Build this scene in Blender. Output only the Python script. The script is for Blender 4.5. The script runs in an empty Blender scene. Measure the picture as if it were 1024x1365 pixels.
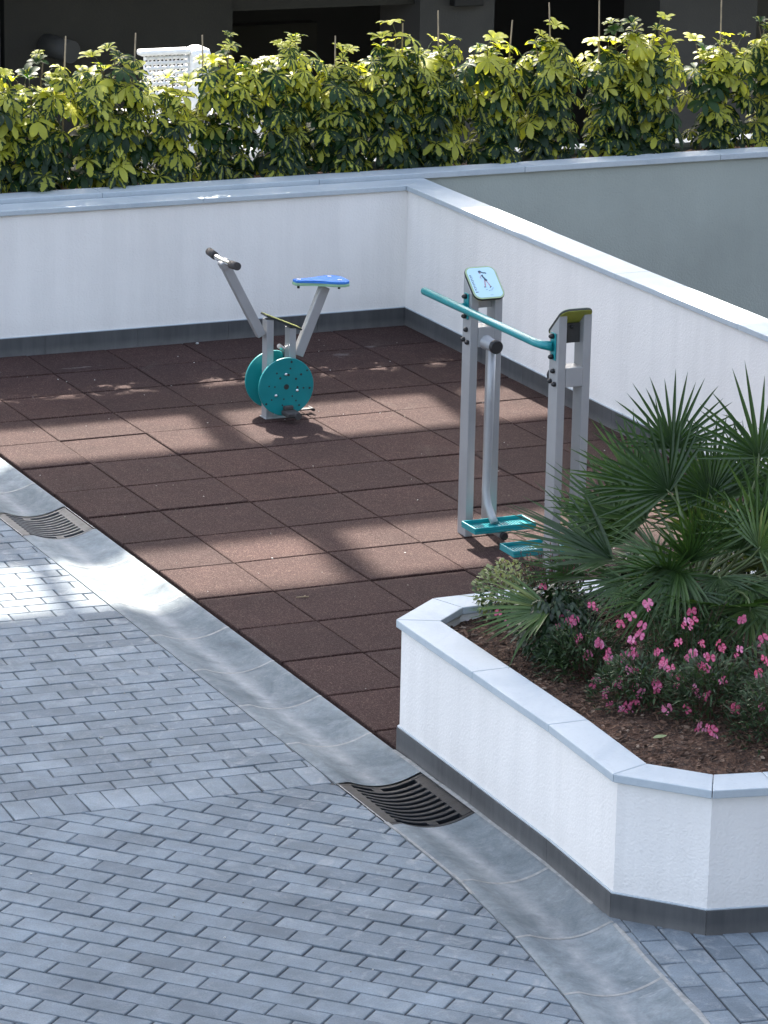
import bpy, bmesh, math, random
from mathutils import Vector, Matrix
rnd = random.Random(7)
SC = bpy.context.scene
COL = SC.collection
R = math.radians

# ------------------------------------------------------------------ materials
def mat(name):
    m = bpy.data.materials.new(name); m.use_nodes = True
    nt = m.node_tree
    return m, nt, nt.nodes['Principled BSDF']
def nd(nt, t, **kw):
    n = nt.nodes.new(t)
    for k, v in kw.items():
        if k in n.inputs: n.inputs[k].default_value = v
        else: setattr(n, k, v)
    return n
def lk(nt, a, b): nt.links.new(a, b)
def coords(nt): return nd(nt, 'ShaderNodeTexCoord').outputs['Object']
def noise(nt, scale, detail=4.0, rough=0.55, vec=None, dist=0.0):
    n = nd(nt, 'ShaderNodeTexNoise', Scale=scale, Detail=detail, Roughness=rough, Distortion=dist)
    if vec is not None: lk(nt, vec, n.inputs['Vector'])
    return n.outputs['Fac']
def ramp(nt, fac, stops):
    r = nd(nt, 'ShaderNodeValToRGB')
    el = r.color_ramp.elements
    while len(el) < len(stops): el.new(0.5)
    for e, (p, c) in zip(el, stops):
        e.position = p; e.color = (c[0], c[1], c[2], 1) if len(c) == 3 else c
    lk(nt, fac, r.inputs['Fac'])
    return r.outputs['Color']
def g(v): return (v, v, v)
def mix(nt, fac, a, b, mode='MIX'):
    n = nd(nt, 'ShaderNodeMix', data_type='RGBA', blend_type=mode)
    for sock, v in ((n.inputs[0], fac), (n.inputs[6], a), (n.inputs[7], b)):
        if isinstance(v, (int, float)): sock.default_value = v
        elif isinstance(v, tuple): sock.default_value = (v[0], v[1], v[2], 1)
        else: lk(nt, v, sock)
    return n.outputs[2]
def math_n(nt, op, a, b=None):
    n = nd(nt, 'ShaderNodeMath', operation=op)
    for i, v in enumerate((a, b)):
        if v is None: continue
        if isinstance(v, (int, float)): n.inputs[i].default_value = v
        else: lk(nt, v, n.inputs[i])
    return n.outputs[0]
def bump(nt, b, h, dist, strength=1.0):
    n = nd(nt, 'ShaderNodeBump', Strength=strength, Distance=dist)
    lk(nt, h, n.inputs['Height']); lk(nt, n.outputs['Normal'], b.inputs['Normal'])
    return n
def attr(nt, name): return nd(nt, 'ShaderNodeAttribute', attribute_name=name).outputs['Fac']

def simple(name, col, rough=0.5, metal=0.0, nscale=0, namt=0.1, bscale=0, bdist=0.001, spec=None):
    m, nt, b = mat(name)
    b.inputs['Roughness'].default_value = rough; b.inputs['Metallic'].default_value = metal
    if spec is not None: b.inputs['Specular IOR Level'].default_value = spec
    c = coords(nt)
    if nscale:
        f = noise(nt, nscale, vec=c)
        lo = tuple(x * (1 - namt) for x in col); hi = tuple(min(1, x * (1 + namt)) for x in col)
        lk(nt, ramp(nt, f, [(0.3, lo), (0.7, hi)]), b.inputs['Base Color'])
    else: b.inputs['Base Color'].default_value = (*col, 1)
    if bscale: bump(nt, b, noise(nt, bscale, vec=c), bdist)
    return m

def stucco(name, col, dirt=0.06):
    m, nt, b = mat(name); c = coords(nt)
    b.inputs['Roughness'].default_value = 0.9
    b.inputs['Specular IOR Level'].default_value = 0.2
    f1 = noise(nt, 1.6, 5, 0.6, c); f2 = noise(nt, 70, 4, 0.6, c)
    a = ramp(nt, f1, [(0.3, tuple(x * (1 - dirt) for x in col)), (0.65, col)])
    mp = nd(nt, 'ShaderNodeMapping'); mp.inputs['Scale'].default_value = (9, 9, 0.6); lk(nt, c, mp.inputs['Vector'])
    f3 = noise(nt, 1.0, 4, 0.6, mp.outputs['Vector'])
    a = mix(nt, 0.38 if col[0] > .6 else 0.15, a, ramp(nt, f3, [(0.35, g(0.86)), (0.6, g(1.0))]), 'MULTIPLY')
    if col[0] > .6:   # rain splash along the foot
        sp = nd(nt, 'ShaderNodeSeparateXYZ'); lk(nt, c, sp.inputs[0])
        mr = nd(nt, 'ShaderNodeMapRange'); mr.inputs['From Min'].default_value = 0.22; mr.inputs['From Max'].default_value = 0.09; lk(nt, sp.outputs['Z'], mr.inputs['Value'])
        a = mix(nt, math_n(nt, 'MULTIPLY', mr.outputs[0], math_n(nt, 'MULTIPLY', noise(nt, 9, 6, .7, c), .22)), a, (0.42, 0.38, 0.33))
    lk(nt, a, b.inputs['Base Color'])
    v = nd(nt, 'ShaderNodeTexVoronoi', Scale=105.0, feature='SMOOTH_F1'); lk(nt, c, v.inputs['Vector'])
    h = math_n(nt, 'ADD', math_n(nt, 'MULTIPLY', v.outputs['Distance'], -0.7), f2)
    bump(nt, b, h, 0.0030, 0.62)
    return m

M = {}
M['stucco'] = stucco('white_stucco', (0.845, 0.82, 0.785))
M['stucco_grey'] = stucco('grey_stucco', (0.37, 0.405, 0.37), 0.12)
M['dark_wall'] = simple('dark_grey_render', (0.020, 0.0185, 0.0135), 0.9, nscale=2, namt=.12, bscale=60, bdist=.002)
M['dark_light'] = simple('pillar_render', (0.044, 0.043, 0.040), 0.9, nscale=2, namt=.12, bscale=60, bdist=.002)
M['far_wall'] = simple('brown_render', (0.20, 0.17, 0.145), 0.9)
M['black'] = simple('black_and_dark_interior', (0.004, 0.004, 0.004), 0.7)
M['screen'] = simple('screen_render', (0.45, 0.44, 0.42), 0.85, nscale=1, namt=.06)
def m_coping():
    m, nt, b = mat('white_stone_coping'); c = coords(nt)
    b.inputs['Roughness'].default_value = 0.5
    f = noise(nt, 3.0, 6, 0.65, c, 1.2); f2 = noise(nt, 60, 4, 0.7, c)
    a = ramp(nt, f, [(0.32, (0.38, 0.44, 0.485)), (0.55, (0.45, 0.505, 0.54))])
    a = mix(nt, 1.0, a, ramp(nt, f2, [(0.25, g(0.88)), (0.45, g(1.0))]), 'MULTIPLY')
    lk(nt, a, b.inputs['Base Color']); bump(nt, b, f2, 0.0008)
    return m
M['coping'] = m_coping()
def m_skirt():
    m, nt, b = mat('grey_stone_skirting'); c = coords(nt)
    b.inputs['Roughness'].default_value = 0.6
    mp = nd(nt, 'ShaderNodeMapping'); mp.inputs['Scale'].default_value = (30, 30, 3); lk(nt, c, mp.inputs['Vector'])
    f = noise(nt, 1.0, 4, 0.6, mp.outputs['Vector']); f2 = noise(nt, 3, 4, 0.6, c)
    a = ramp(nt, f, [(0.3, (0.057, 0.059, 0.062)), (0.7, (0.082, 0.083, 0.084))])
    a = mix(nt, 0.6, a, ramp(nt, f2, [(0.35, g(0.75)), (0.65, g(1.15))]), 'MULTIPLY')
    sp = nd(nt, 'ShaderNodeSeparateXYZ'); lk(nt, c, sp.inputs[0])
    low = nd(nt, 'ShaderNodeMapRange'); low.inputs['From Min'].default_value = 0.045; low.inputs['From Max'].default_value = 0.0
    lk(nt, sp.outputs['Z'], low.inputs['Value'])
    dust = math_n(nt, 'MULTIPLY', low.outputs[0], math_n(nt, 'MULTIPLY', noise(nt, 14, 4, .6, c), 0.55))
    a = mix(nt, dust, a, (0.25, 0.24, 0.225))
    lk(nt, a, b.inputs['Base Color']); bump(nt, b, noise(nt, 150, 2, .5, c), 0.0006)
    return m
M['skirt'] = m_skirt()
def m_rubber():
    m, nt, b = mat('red_brown_rubber_crumb'); c = coords(nt)
    b.inputs['Roughness'].default_value = 0.93; b.inputs['Specular IOR Level'].default_value = 0.25
    v = nd(nt, 'ShaderNodeTexVoronoi', Scale=230.0); lk(nt, c, v.inputs['Vector'])
    hsv = nd(nt, 'ShaderNodeSeparateColor'); lk(nt, v.outputs['Color'], hsv.inputs[0])
    gran = ramp(nt, hsv.outputs[0], [(0.0, (0.024, 0.0100, 0.0090)), (0.45, (0.037, 0.0180, 0.0158)), (0.8, (0.050, 0.0275, 0.024)), (1.0, (0.098, 0.068, 0.058))])
    f = noise(nt, 1.7, 6, 0.65, c); f2 = noise(nt, 9, 5, 0.7, c)
    a = mix(nt, 1.0, gran, ramp(nt, f, [(0.3, g(0.82)), (0.7, g(1.15))]), 'MULTIPLY')
    a = mix(nt, 0.8, a, ramp(nt, f2, [(0.3, g(0.85)), (0.7, g(1.14))]), 'MULTIPLY')
    t = ramp(nt, attr(nt, 'rnd'), [(0, (0.84, 0.82, 0.83)), (0.5, (1.0, 0.98, 0.97)), (1, (1.16, 1.10, 1.06))])
    a = mix(nt, 1.0, a, t, 'MULTIPLY')
    dust = ramp(nt, noise(nt, 2.6, 6, 0.7, c, 0.8), [(0.60, g(0)), (0.78, g(1))])
    a = mix(nt, math_n(nt, 'MULTIPLY', dust, 0.35), a, (0.10, 0.083, 0.072))
    # pale scuffed stains
    for (x, y, sx, sy) in ((1.78, -0.13, .17, .16), (2.05, 0.02, .12, .07), (0.2, 0.1, .35, .05)):
        mp = nd(nt, 'ShaderNodeMapping'); mp.vector_type = 'TEXTURE'
        mp.inputs['Location'].default_value = (x, y, 0); mp.inputs['Scale'].default_value = (sx, sy, 1)
        lk(nt, c, mp.inputs['Vector'])
        ln = nd(nt, 'ShaderNodeVectorMath', operation='LENGTH'); lk(nt, mp.outputs['Vector'], ln.inputs[0])
        w = math_n(nt, 'ADD', ln.outputs['Value'], math_n(nt, 'MULTIPLY', noise(nt, 12, 5, .7, c), 1.3))
        k = ramp(nt, w, [(0.75, g(1)), (1.25, g(0))])
        a = mix(nt, math_n(nt, 'MULTIPLY', k, 0.4), a, (0.20, 0.18, 0.175))
    lk(nt, a, b.inputs['Base Color'])
    bump(nt, b, v.outputs['Distance'], 0.0035, 0.8)
    return m
M['rubber'] = m_rubber()
M['rubber_gap'] = simple('joint_shadow_rubber', (0.008, 0.006, 0.006), 0.95)
def m_paver():
    m, nt, b = mat('grey_concrete_paver'); c = coords(nt)
    b.inputs['Roughness'].default_value = 0.82
    f = noise(nt, 160, 3, 0.7, c); f1 = noise(nt, 5, 5, 0.65, c); f2 = noise(nt, 0.9, 4, 0.6, c)
    a = ramp(nt, attr(nt, 'rnd'), [(0, (0.118, 0.146, 0.172)), (0.45, (0.150, 0.184, 0.212)), (0.85, (0.178, 0.214, 0.243)), (1, (0.205, 0.24, 0.268))])
    a = mix(nt, 0.9, a, ramp(nt, f, [(0.25, g(0.78)), (0.75, g(1.2))]), 'MULTIPLY')
    a = mix(nt, 1.0, a, ramp(nt, f1, [(0.3, g(0.76)), (0.7, g(1.2))]), 'MULTIPLY')
    a = mix(nt, 0.55, a, ramp(nt, noise(nt, 26, 6, 0.75, c), [(0.58, g(1.0)), (0.75, g(1.55))]), 'MULTIPLY')
    a = mix(nt, 0.8, a, ramp(nt, f2, [(0.3, g(0.85)), (0.7, g(1.15))]), 'MULTIPLY')
    # cement dust smeared beside the gutter
    sp = nd(nt, 'ShaderNodeSeparateXYZ'); lk(nt, c, sp.inputs[0])
    nr = nd(nt, 'ShaderNodeMapRange'); nr.inputs['From Min'].default_value = -2.3; nr.inputs['From Max'].default_value = -1.3
    lk(nt, sp.outputs['X'], nr.inputs['Value'])
    w = math_n(nt, 'MULTIPLY', math_n(nt, 'ADD', math_n(nt, 'MULTIPLY', nr.outputs[0], 0.5), 0.25), ramp(nt, noise(nt, 11, 6, 0.75, c, 1.0), [(0.52, g(0)), (0.72, g(1))]))
    a = mix(nt, w, a, (0.33, 0.345, 0.345))
    lk(nt, a, b.inputs['Base Color']); bump(nt, b, f, 0.0016)
    return m
M['paver'] = m_paver()
def m_sand():
    m, nt, b = mat('jointing_sand'); c = coords(nt)
    b.inputs['Roughness'].default_value = 0.95
    f = noise(nt, 2.2, 5, 0.7, c); f2 = noise(nt, 40, 3, .6, c)
    a = ramp(nt, f, [(0.45, (0.032, 0.036, 0.042)), (0.62, (0.07, 0.075, 0.08)), (0.78, (0.22, 0.225, 0.22))])
    a = mix(nt, 0.6, a, ramp(nt, f2, [(0.3, g(0.7)), (0.7, g(1.2))]), 'MULTIPLY')
    lk(nt, a, b.inputs['Base Color'])
    return m
M['sand'] = m_sand()
def m_gutter():
    m, nt, b = mat('smooth_gutter_concrete'); c = coords(nt)
    b.inputs['Roughness'].default_value = 0.9; b.inputs['Specular IOR Level'].default_value = 0.25
    f = noise(nt, 3.6, 9, 0.72, c, 0.7); f2 = noise(nt, 16, 8, 0.78, c, 0.3); f3 = noise(nt, 120, 3, 0.6, c)
    a = ramp(nt, f, [(0.32, (0.112, 0.135, 0.150)), (0.5, (0.172, 0.200, 0.215)), (0.66, (0.236, 0.262, 0.272))])
    a = mix(nt, 1.0, a, ramp(nt, f2, [(0.3, g(0.8)), (0.7, g(1.16))]), 'MULTIPLY')
    a = mix(nt, 0.6, a, ramp(nt, f3, [(0.3, g(0.85)), (0.7, g(1.1))]), 'MULTIPLY')
    a = mix(nt, 1.0, a, ramp(nt, attr(nt, 'rnd'), [(0, g(0.88)), (1, g(1.12))]), 'MULTIPLY')
    # lime and dust left along the flow line, more in patches
    s = attr(nt, 'across')
    d = math_n(nt, 'ABSOLUTE', math_n(nt, 'SUBTRACT', math_n(nt, 'ADD', s, math_n(nt, 'MULTIPLY', noise(nt, 4, 4, .6, c), 0.16)), 0.56))
    st = ramp(nt, d, [(0.0, g(1)), (0.16, g(0))])
    pt = ramp(nt, noise(nt, 6, 8, 0.8, c, 0.3), [(0.32, g(0)), (0.60, g(1))])
    a = mix(nt, math_n(nt, 'MULTIPLY', math_n(nt, 'MULTIPLY', st, pt), 0.85), a, (0.345, 0.36, 0.365))
    d2 = ramp(nt, math_n(nt, 'ABSOLUTE', math_n(nt, 'SUBTRACT', s, 0.5)), [(0.40, g(0)), (0.5, g(1))])
    a = mix(nt, math_n(nt, 'MULTIPLY', math_n(nt, 'MULTIPLY', d2, ramp(nt, noise(nt, 13, 5, .7, c), [(0.4, g(0)), (0.65, g(1))])), 0.5), a, (0.31, 0.32, 0.315))
    # pale trowel scratches
    mp = nd(nt, 'ShaderNodeMapping'); mp.inputs['Scale'].default_value = (9, 34, 9); mp.inputs['Rotation'].default_value = (0, 0, 0.7); lk(nt, c, mp.inputs['Vector'])
    sc = ramp(nt, noise(nt, 1.0, 3, 0.5, mp.outputs['Vector'], 1.6), [(0.66, g(0)), (0.72, g(1))])
    a = mix(nt, math_n(nt, 'MULTIPLY', sc, 0.3), a, (0.36, 0.37, 0.37))
    lk(nt, a, b.inputs['Base Color']); bump(nt, b, f2, 0.002)
    return m
M['gutter'] = m_gutter()
M['mortar'] = simple('pale_mortar', (0.27, 0.275, 0.265), 0.9, nscale=30, namt=.25, bscale=60, bdist=.003)
M['iron'] = simple('cast_iron', (0.0095, 0.0115, 0.0145), 0.6, 0.0, nscale=25, namt=.5, bscale=90, bdist=.001, spec=.3)
M['iron_pale'] = simple('dusty_cast_iron', (0.065, 0.069, 0.074), 0.6, 0.2, nscale=25, namt=.3, bscale=90, bdist=.001)
M['void'] = simple('drain_darkness', (0.004, 0.004, 0.004), 1.0)
M['steel'] = simple('silver_grey_powder_coat', (0.33, 0.335, 0.34), 0.38, 0.25, nscale=6, namt=.06, bscale=300, bdist=.0003)
M['chrome'] = simple('bare_steel_tube', (0.72, 0.72, 0.72), 0.25, 1.0)
M['teal'] = simple('teal_plastic', (0.001, 0.19, 0.20), 0.45, nscale=8, namt=.1, bscale=200, bdist=.0003)
M['teal_paint'] = simple('teal_gloss_paint', (0.008, 0.215, 0.235), 0.28, nscale=5, namt=.06)
M['blackp'] = simple('black_plastic', (0.014, 0.014, 0.015), 0.45)
M['grip'] = simple('dark_rubber_grip', (0.042, 0.038, 0.036), 0.7, nscale=60, namt=.2)
M['olive'] = simple('olive_green_board', (0.27, 0.29, 0.045), 0.5, nscale=12, namt=.12)
M['dark_edge'] = simple('dark_board_core', (0.02, 0.022, 0.02), 0.6)
M['blue'] = simple('blue_saddle_board', (0.055, 0.20, 0.58), 0.65, nscale=8, namt=.08, spec=.2)
M['pale_green'] = simple('pale_green_board_core', (0.25, 0.42, 0.26), 0.6)
M['bolt'] = simple('zinc_bolt', (0.75, 0.75, 0.75), 0.3, 0.9)
M['sign_face'] = simple('pale_blue_sign_face', (0.48, 0.70, 0.80), 0.35, nscale=5, namt=.04)
M['sign_rim'] = simple('green_sign_rim', (0.36, 0.47, 0.27), 0.5)
M['ink'] = simple('sign_ink', (0.03, 0.06, 0.10), 0.6)
M['skin_ink'] = simple('sign_skin_print', (0.42, 0.30, 0.34), 0.6)
M['pale_ink'] = simple('sign_pale_print', (0.24, 0.38, 0.48), 0.6)
M['wicker'] = simple('white_resin_wicker', (0.78, 0.78, 0.77), 0.5, nscale=30, namt=.06)
M['pvc'] = simple('grey_duct', (0.035, 0.035, 0.032), 0.7)
M['bark'] = simple('stem_bark', (0.10, 0.075, 0.045), 0.85, nscale=40, namt=.3)
M['cane'] = simple('bamboo_cane', (0.27, 0.21, 0.12), 0.6, nscale=30, namt=.2)
M['ground'] = simple('asphalt', (0.05, 0.05, 0.052), 0.9, nscale=30, namt=.2, bscale=120, bdist=.004)
M['terrace'] = simple('terrace_concrete', (0.30, 0.30, 0.29), 0.85, nscale=8, namt=.15)
def m_soil():
    m, nt, b = mat('bark_mulch_soil'); c = coords(nt)
    b.inputs['Roughness'].default_value = 0.95
    v = nd(nt, 'ShaderNodeTexVoronoi', Scale=70.0); lk(nt, c, v.inputs['Vector'])
    s = nd(nt, 'ShaderNodeSeparateColor'); lk(nt, v.outputs['Color'], s.inputs[0])
    a = ramp(nt, s.outputs[0], [(0, (0.034, 0.018, 0.011)), (0.6, (0.095, 0.047, 0.027)), (0.92, (0.15, 0.085, 0.052)), (1, (0.30, 0.21, 0.15))])
    a = mix(nt, 0.9, a, ramp(nt, noise(nt, 6, 5, .65, c), [(0.3, g(0.65)), (0.7, g(1.25))]), 'MULTIPLY')
    lk(nt, a, b.inputs['Base Color'])
    bump(nt, b, math_n(nt, 'ADD', v.outputs['Distance'], noise(nt, 18, 5, .7, c)), 0.02)
    return m
M['soil'] = m_soil()

def leafmat(name, build, rough=0.42, trans=0.35, tcol=(1.25, 1.15, 0.5)):
    m, nt, b = mat(name); c = coords(nt)
    col = build(nt, c)
    lk(nt, col, b.inputs['Base Color']); b.inputs['Roughness'].default_value = rough
    out = nt.nodes['Material Output']
    tr = nd(nt, 'ShaderNodeBsdfTranslucent')
    lk(nt, mix(nt, 1.0, col, tcol, 'MULTIPLY'), tr.inputs['Color'])
    mx = nd(nt, 'ShaderNodeMixShader'); mx.inputs[0].default_value = trans
    lk(nt, b.outputs[0], mx.inputs[1]); lk(nt, tr.outputs[0], mx.inputs[2]); lk(nt, mx.outputs[0], out.inputs['Surface'])
    return m
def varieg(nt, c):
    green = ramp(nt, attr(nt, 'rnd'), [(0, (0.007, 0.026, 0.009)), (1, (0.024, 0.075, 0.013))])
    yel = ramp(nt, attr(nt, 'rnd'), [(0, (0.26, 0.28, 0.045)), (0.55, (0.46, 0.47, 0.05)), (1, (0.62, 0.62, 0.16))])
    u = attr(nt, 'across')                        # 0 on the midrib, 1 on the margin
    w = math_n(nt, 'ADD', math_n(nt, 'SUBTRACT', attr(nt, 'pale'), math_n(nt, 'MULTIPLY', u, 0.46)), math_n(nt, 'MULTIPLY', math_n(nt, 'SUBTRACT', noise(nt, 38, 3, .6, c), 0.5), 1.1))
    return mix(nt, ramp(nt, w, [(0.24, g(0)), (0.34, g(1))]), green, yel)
M['varieg'] = leafmat('variegated_leaf', varieg, 0.52, 0.5, (1.35, 1.35, 0.4))
def palmcol(nt, c):
    a = ramp(nt, attr(nt, 'rnd'), [(0, (0.022, 0.052, 0.015)), (0.5, (0.044, 0.090, 0.024)), (0.85, (0.085, 0.145, 0.036)), (1, (0.20, 0.22, 0.07))])
    return mix(nt, 0.6, a, ramp(nt, noise(nt, 20, 3, .6, c), [(0.3, g(0.8)), (0.7, g(1.2))]), 'MULTIPLY')
M['palm'] = leafmat('palm_leaf', palmcol, 0.44, 0.25, (1.3, 1.4, 0.5))
M['petiole'] = simple('palm_petiole', (0.075, 0.105, 0.035), 0.5, nscale=20, namt=.25)
M['fibre'] = simple('palm_trunk_fibre', (0.060, 0.042, 0.026), 0.95, nscale=40, namt=.4, bscale=80, bdist=.01)
def greens(lo, hi):
    return lambda nt, c: ramp(nt, attr(nt, 'rnd'), [(0, lo), (1, hi)])
M['gaura_leaf'] = leafmat('gaura_leaf', greens((0.014, 0.034, 0.015), (0.050, 0.092, 0.032)), 0.5, 0.2)
M['dark_leaf'] = leafmat('dark_shrub_leaf', greens((0.008, 0.024, 0.009), (0.032, 0.075, 0.022)), 0.4, 0.2)
M['pale_leaf'] = leafmat('pale_edged_leaf', greens((0.020, 0.06, 0.018), (0.34, 0.38, 0.18)), 0.45, 0.25)
M['red_stem'] = simple('reddish_stem', (0.085, 0.035, 0.028), 0.6)
M['bud'] = simple('dull_red_bud', (0.16, 0.05, 0.05), 0.6)
def petalcol(nt, c):
    oi = nd(nt, 'ShaderNodeObjectInfo')
    a = ramp(nt, oi.outputs['Random'], [(0, (0.55, 0.025, 0.13)), (0.5, (0.66, 0.085, 0.25)), (1, (0.74, 0.25, 0.44))])
    return mix(nt, attr(nt, 'across'), mix(nt, 0.4, a, (0.85, 0.5, 0.64)), a)
M['petal'] = leafmat('pink_petal', petalcol, 0.55, 0.35, (1.1, 1.0, 1.0))
M['stamen'] = simple('pale_stamen', (0.75, 0.55, 0.45), 0.6)
M['dry_leaf'] = simple('pale_green_fallen_leaf', (0.22, 0.27, 0.13), 0.6, nscale=60, namt=.25)

# ------------------------------------------------------------------ mesh helpers
def link(name, me, parent=None, loc=None):
    o = bpy.data.objects.new(name, me); COL.objects.link(o)
    if parent is not None: o.parent = parent
    if loc is not None: o.location = loc
    return o
def obj(name, bm, m, parent=None, loc=None, smooth=False):
    me = bpy.data.meshes.new(name); bm.normal_update(); bm.to_mesh(me); bm.free()
    for x in (m if isinstance(m, (list, tuple)) else [m]): me.materials.append(M[x])
    if smooth:
        for p in me.polygons: p.use_smooth = True
    return link(name, me, parent, loc)
def thing(name, label, cat, loc=(0, 0, 0), rz=0.0, group=None):
    o = bpy.data.objects.new(name, None); COL.objects.link(o)
    o.empty_display_size = 0.1
    o.location = loc; o.rotation_euler = (0, 0, rz)
    return tag(o, label, cat, group)
def tag(o, label, cat, group=None):
    o['label'] = label; o['category'] = cat
    if group: o['group'] = group
    return o
def struct(o, kind='structure'):
    o['kind'] = kind; return o
def box(bm, lo, hi, bev=0.0, mx=None, mi=0):
    vs = [bm.verts.new(p) for p in ((lo[0], lo[1], lo[2]), (hi[0], lo[1], lo[2]), (hi[0], hi[1], lo[2]), (lo[0], hi[1], lo[2]),
                                    (lo[0], lo[1], hi[2]), (hi[0], lo[1], hi[2]), (hi[0], hi[1], hi[2]), (lo[0], hi[1], hi[2]))]
    fs = [bm.faces.new([vs[i] for i in f]) for f in ((3, 2, 1, 0), (4, 5, 6, 7), (0, 1, 5, 4), (1, 2, 6, 5), (2, 3, 7, 6), (3, 0, 4, 7))]
    return fin(bm, vs, fs, bev, mx, mi)
def fin(bm, vs, fs, bev, mx, mi):
    for f in fs: f.material_index = mi
    if bev:
        es = list({e for f in fs for e in f.edges})
        r = bmesh.ops.bevel(bm, geom=es, offset=bev, segments=2, affect='EDGES', profile=0.5)
        vs = list({v for f in r['faces'] for v in f.verts} | {v for v in vs if v.is_valid})
        for f in r['faces']: f.material_index = mi
    if mx is not None: bmesh.ops.transform(bm, matrix=mx, verts=vs)
    return vs
def prism(bm, pts, z0, z1, bev=0.0, mx=None, mi=0):
    n = len(pts)
    a = sum(pts[i][0] * pts[(i + 1) % n][1] - pts[(i + 1) % n][0] * pts[i][1] for i in range(n))
    if a < 0: pts = pts[::-1]
    lo = [bm.verts.new((p[0], p[1], z0)) for p in pts]; hi = [bm.verts.new((p[0], p[1], z1)) for p in pts]
    fs = [bm.faces.new(lo[::-1]), bm.faces.new(hi)]
    for i in range(n):
        j = (i + 1) % n; fs.append(bm.faces.new((lo[i], lo[j], hi[j], hi[i])))
    return fin(bm, lo + hi, fs, bev, mx, mi)
def tube(bm, pts, rad, seg=14, mi=0, caps=True, flat=None):
    """round tube along pts; rad a number or one per point"""
    pts = [Vector(p) for p in pts]; n = len(pts)
    rs = rad if isinstance(rad, (list, tuple)) else [rad] * n
    rings = []; ref = None
    for i, p in enumerate(pts):
        t = (pts[min(i + 1, n - 1)] - pts[max(i - 1, 0)]).normalized()
        if ref is None:
            ref = t.orthogonal().normalized()
        ref = (ref - t * ref.dot(t)).normalized(); b = t.cross(ref)
        rings.append([bm.verts.new(p + (ref * math.cos(2 * math.pi * k / seg) + b * math.sin(2 * math.pi * k / seg)) * rs[i]) for k in range(seg)])
    for i in range(n - 1):
        for k in range(seg):
            f = bm.faces.new((rings[i][k], rings[i][(k + 1) % seg], rings[i + 1][(k + 1) % seg], rings[i + 1][k])); f.smooth = True; f.material_index = mi
    if caps:
        f = bm.faces.new(rings[0][::-1]); f.material_index = mi
        f = bm.faces.new(rings[-1]); f.material_index = mi
def dome(bm, c, d, r, h, seg=12, mi=0):
    """domed nut cap: base centre c, axis d"""
    c = Vector(c); d = Vector(d).normalized()
    prof = [(0, 1.0), (h * 0.45, 1.0), (h * 0.8, 0.72), (h, 0.2)]
    tube(bm, [c + d * z for z, _ in prof], [r * k for _, k in prof], seg, mi)
def clip(poly, p, n):
    """keep the part of poly where (x-p).n >= 0"""
    out = []
    for i in range(len(poly)):
        a, b = poly[i], poly[(i + 1) % len(poly)]
        da = (a[0] - p[0]) * n[0] + (a[1] - p[1]) * n[1]; db = (b[0] - p[0]) * n[0] + (b[1] - p[1]) * n[1]
        if da >= 0: out.append(a)
        if (da >= 0) != (db >= 0):
            t = da / (da - db); out.append((a[0] + (b[0] - a[0]) * t, a[1] + (b[1] - a[1]) * t))
    return out
def inset(poly, d):
    n = len(poly)
    a = sum(poly[i][0] * poly[(i + 1) % n][1] - poly[(i + 1) % n][0] * poly[i][1] for i in range(n))
    if a < 0: poly = poly[::-1]
    q = poly
    for i in range(n):
        p0, p1 = poly[i], poly[(i + 1) % n]
        ex, ey = p1[0] - p0[0], p1[1] - p0[1]; L = math.hypot(ex, ey)
        if L < 1e-6: continue
        nx, ny = -ey / L, ex / L
        q = clip(q, (p0[0] + nx * d, p0[1] + ny * d), (nx, ny))
        if len(q) < 3: return []
    return q
def area(p): return abs(sum(p[i][0] * p[(i + 1) % len(p)][1] - p[(i + 1) % len(p)][0] * p[i][1] for i in range(len(p)))) / 2
class Slabs:
    """many small paving units in one sheet, each with a rounded rim and its own shade value"""
    def __init__(s): s.v, s.f, s.r = [], [], []
    def add(s, poly, z, rim, skirt, shade, tilt=0.0):
        a = sum(poly[i][0] * poly[(i + 1) % len(poly)][1] - poly[(i + 1) % len(poly)][0] * poly[i][1] for i in range(len(poly)))
        if a < 0: poly = poly[::-1]
        cx = sum(p[0] for p in poly) / len(poly); cy = sum(p[1] for p in poly) / len(poly)
        tx, ty = rnd.gauss(0, tilt), rnd.gauss(0, tilt)
        size = max(math.hypot(p[0] - cx, p[1] - cy) for p in poly)
        def ring(d, dz):
            k = []
            n = len(poly)
            for p in poly:
                L = math.hypot(p[0] - cx, p[1] - cy) or 1
                f = max(0.2, 1 - d * 1.35 / L)
                x, y = cx + (p[0] - cx) * f, cy + (p[1] - cy) * f
                k.append((x, y, z + dz + (x - cx) * tx + (y - cy) * ty))
            b = len(s.v); s.v.extend(k); return list(range(b, b + len(k)))
        r0 = ring(0, -skirt); r1 = ring(0, -rim); r2 = ring(rim * 0.35, -rim * 0.3); r3 = ring(rim, 0)
        n = len(poly)
        for A, B in ((r0, r1), (r1, r2), (r2, r3)):
            for i in range(n): s.f.append((A[i], A[(i + 1) % n], B[(i + 1) % n], B[i])); s.r.append(shade)
        s.f.append(tuple(r3)); s.r.append(shade)
    def build(s, name, m, parent=None):
        me = bpy.data.meshes.new(name); me.from_pydata(s.v, [], s.f); me.materials.append(M[m])
        a = me.attributes.new('rnd', 'FLOAT', 'FACE'); a.data.foreach_set('value', s.r); me.update()
        return link(name, me, parent)
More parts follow.
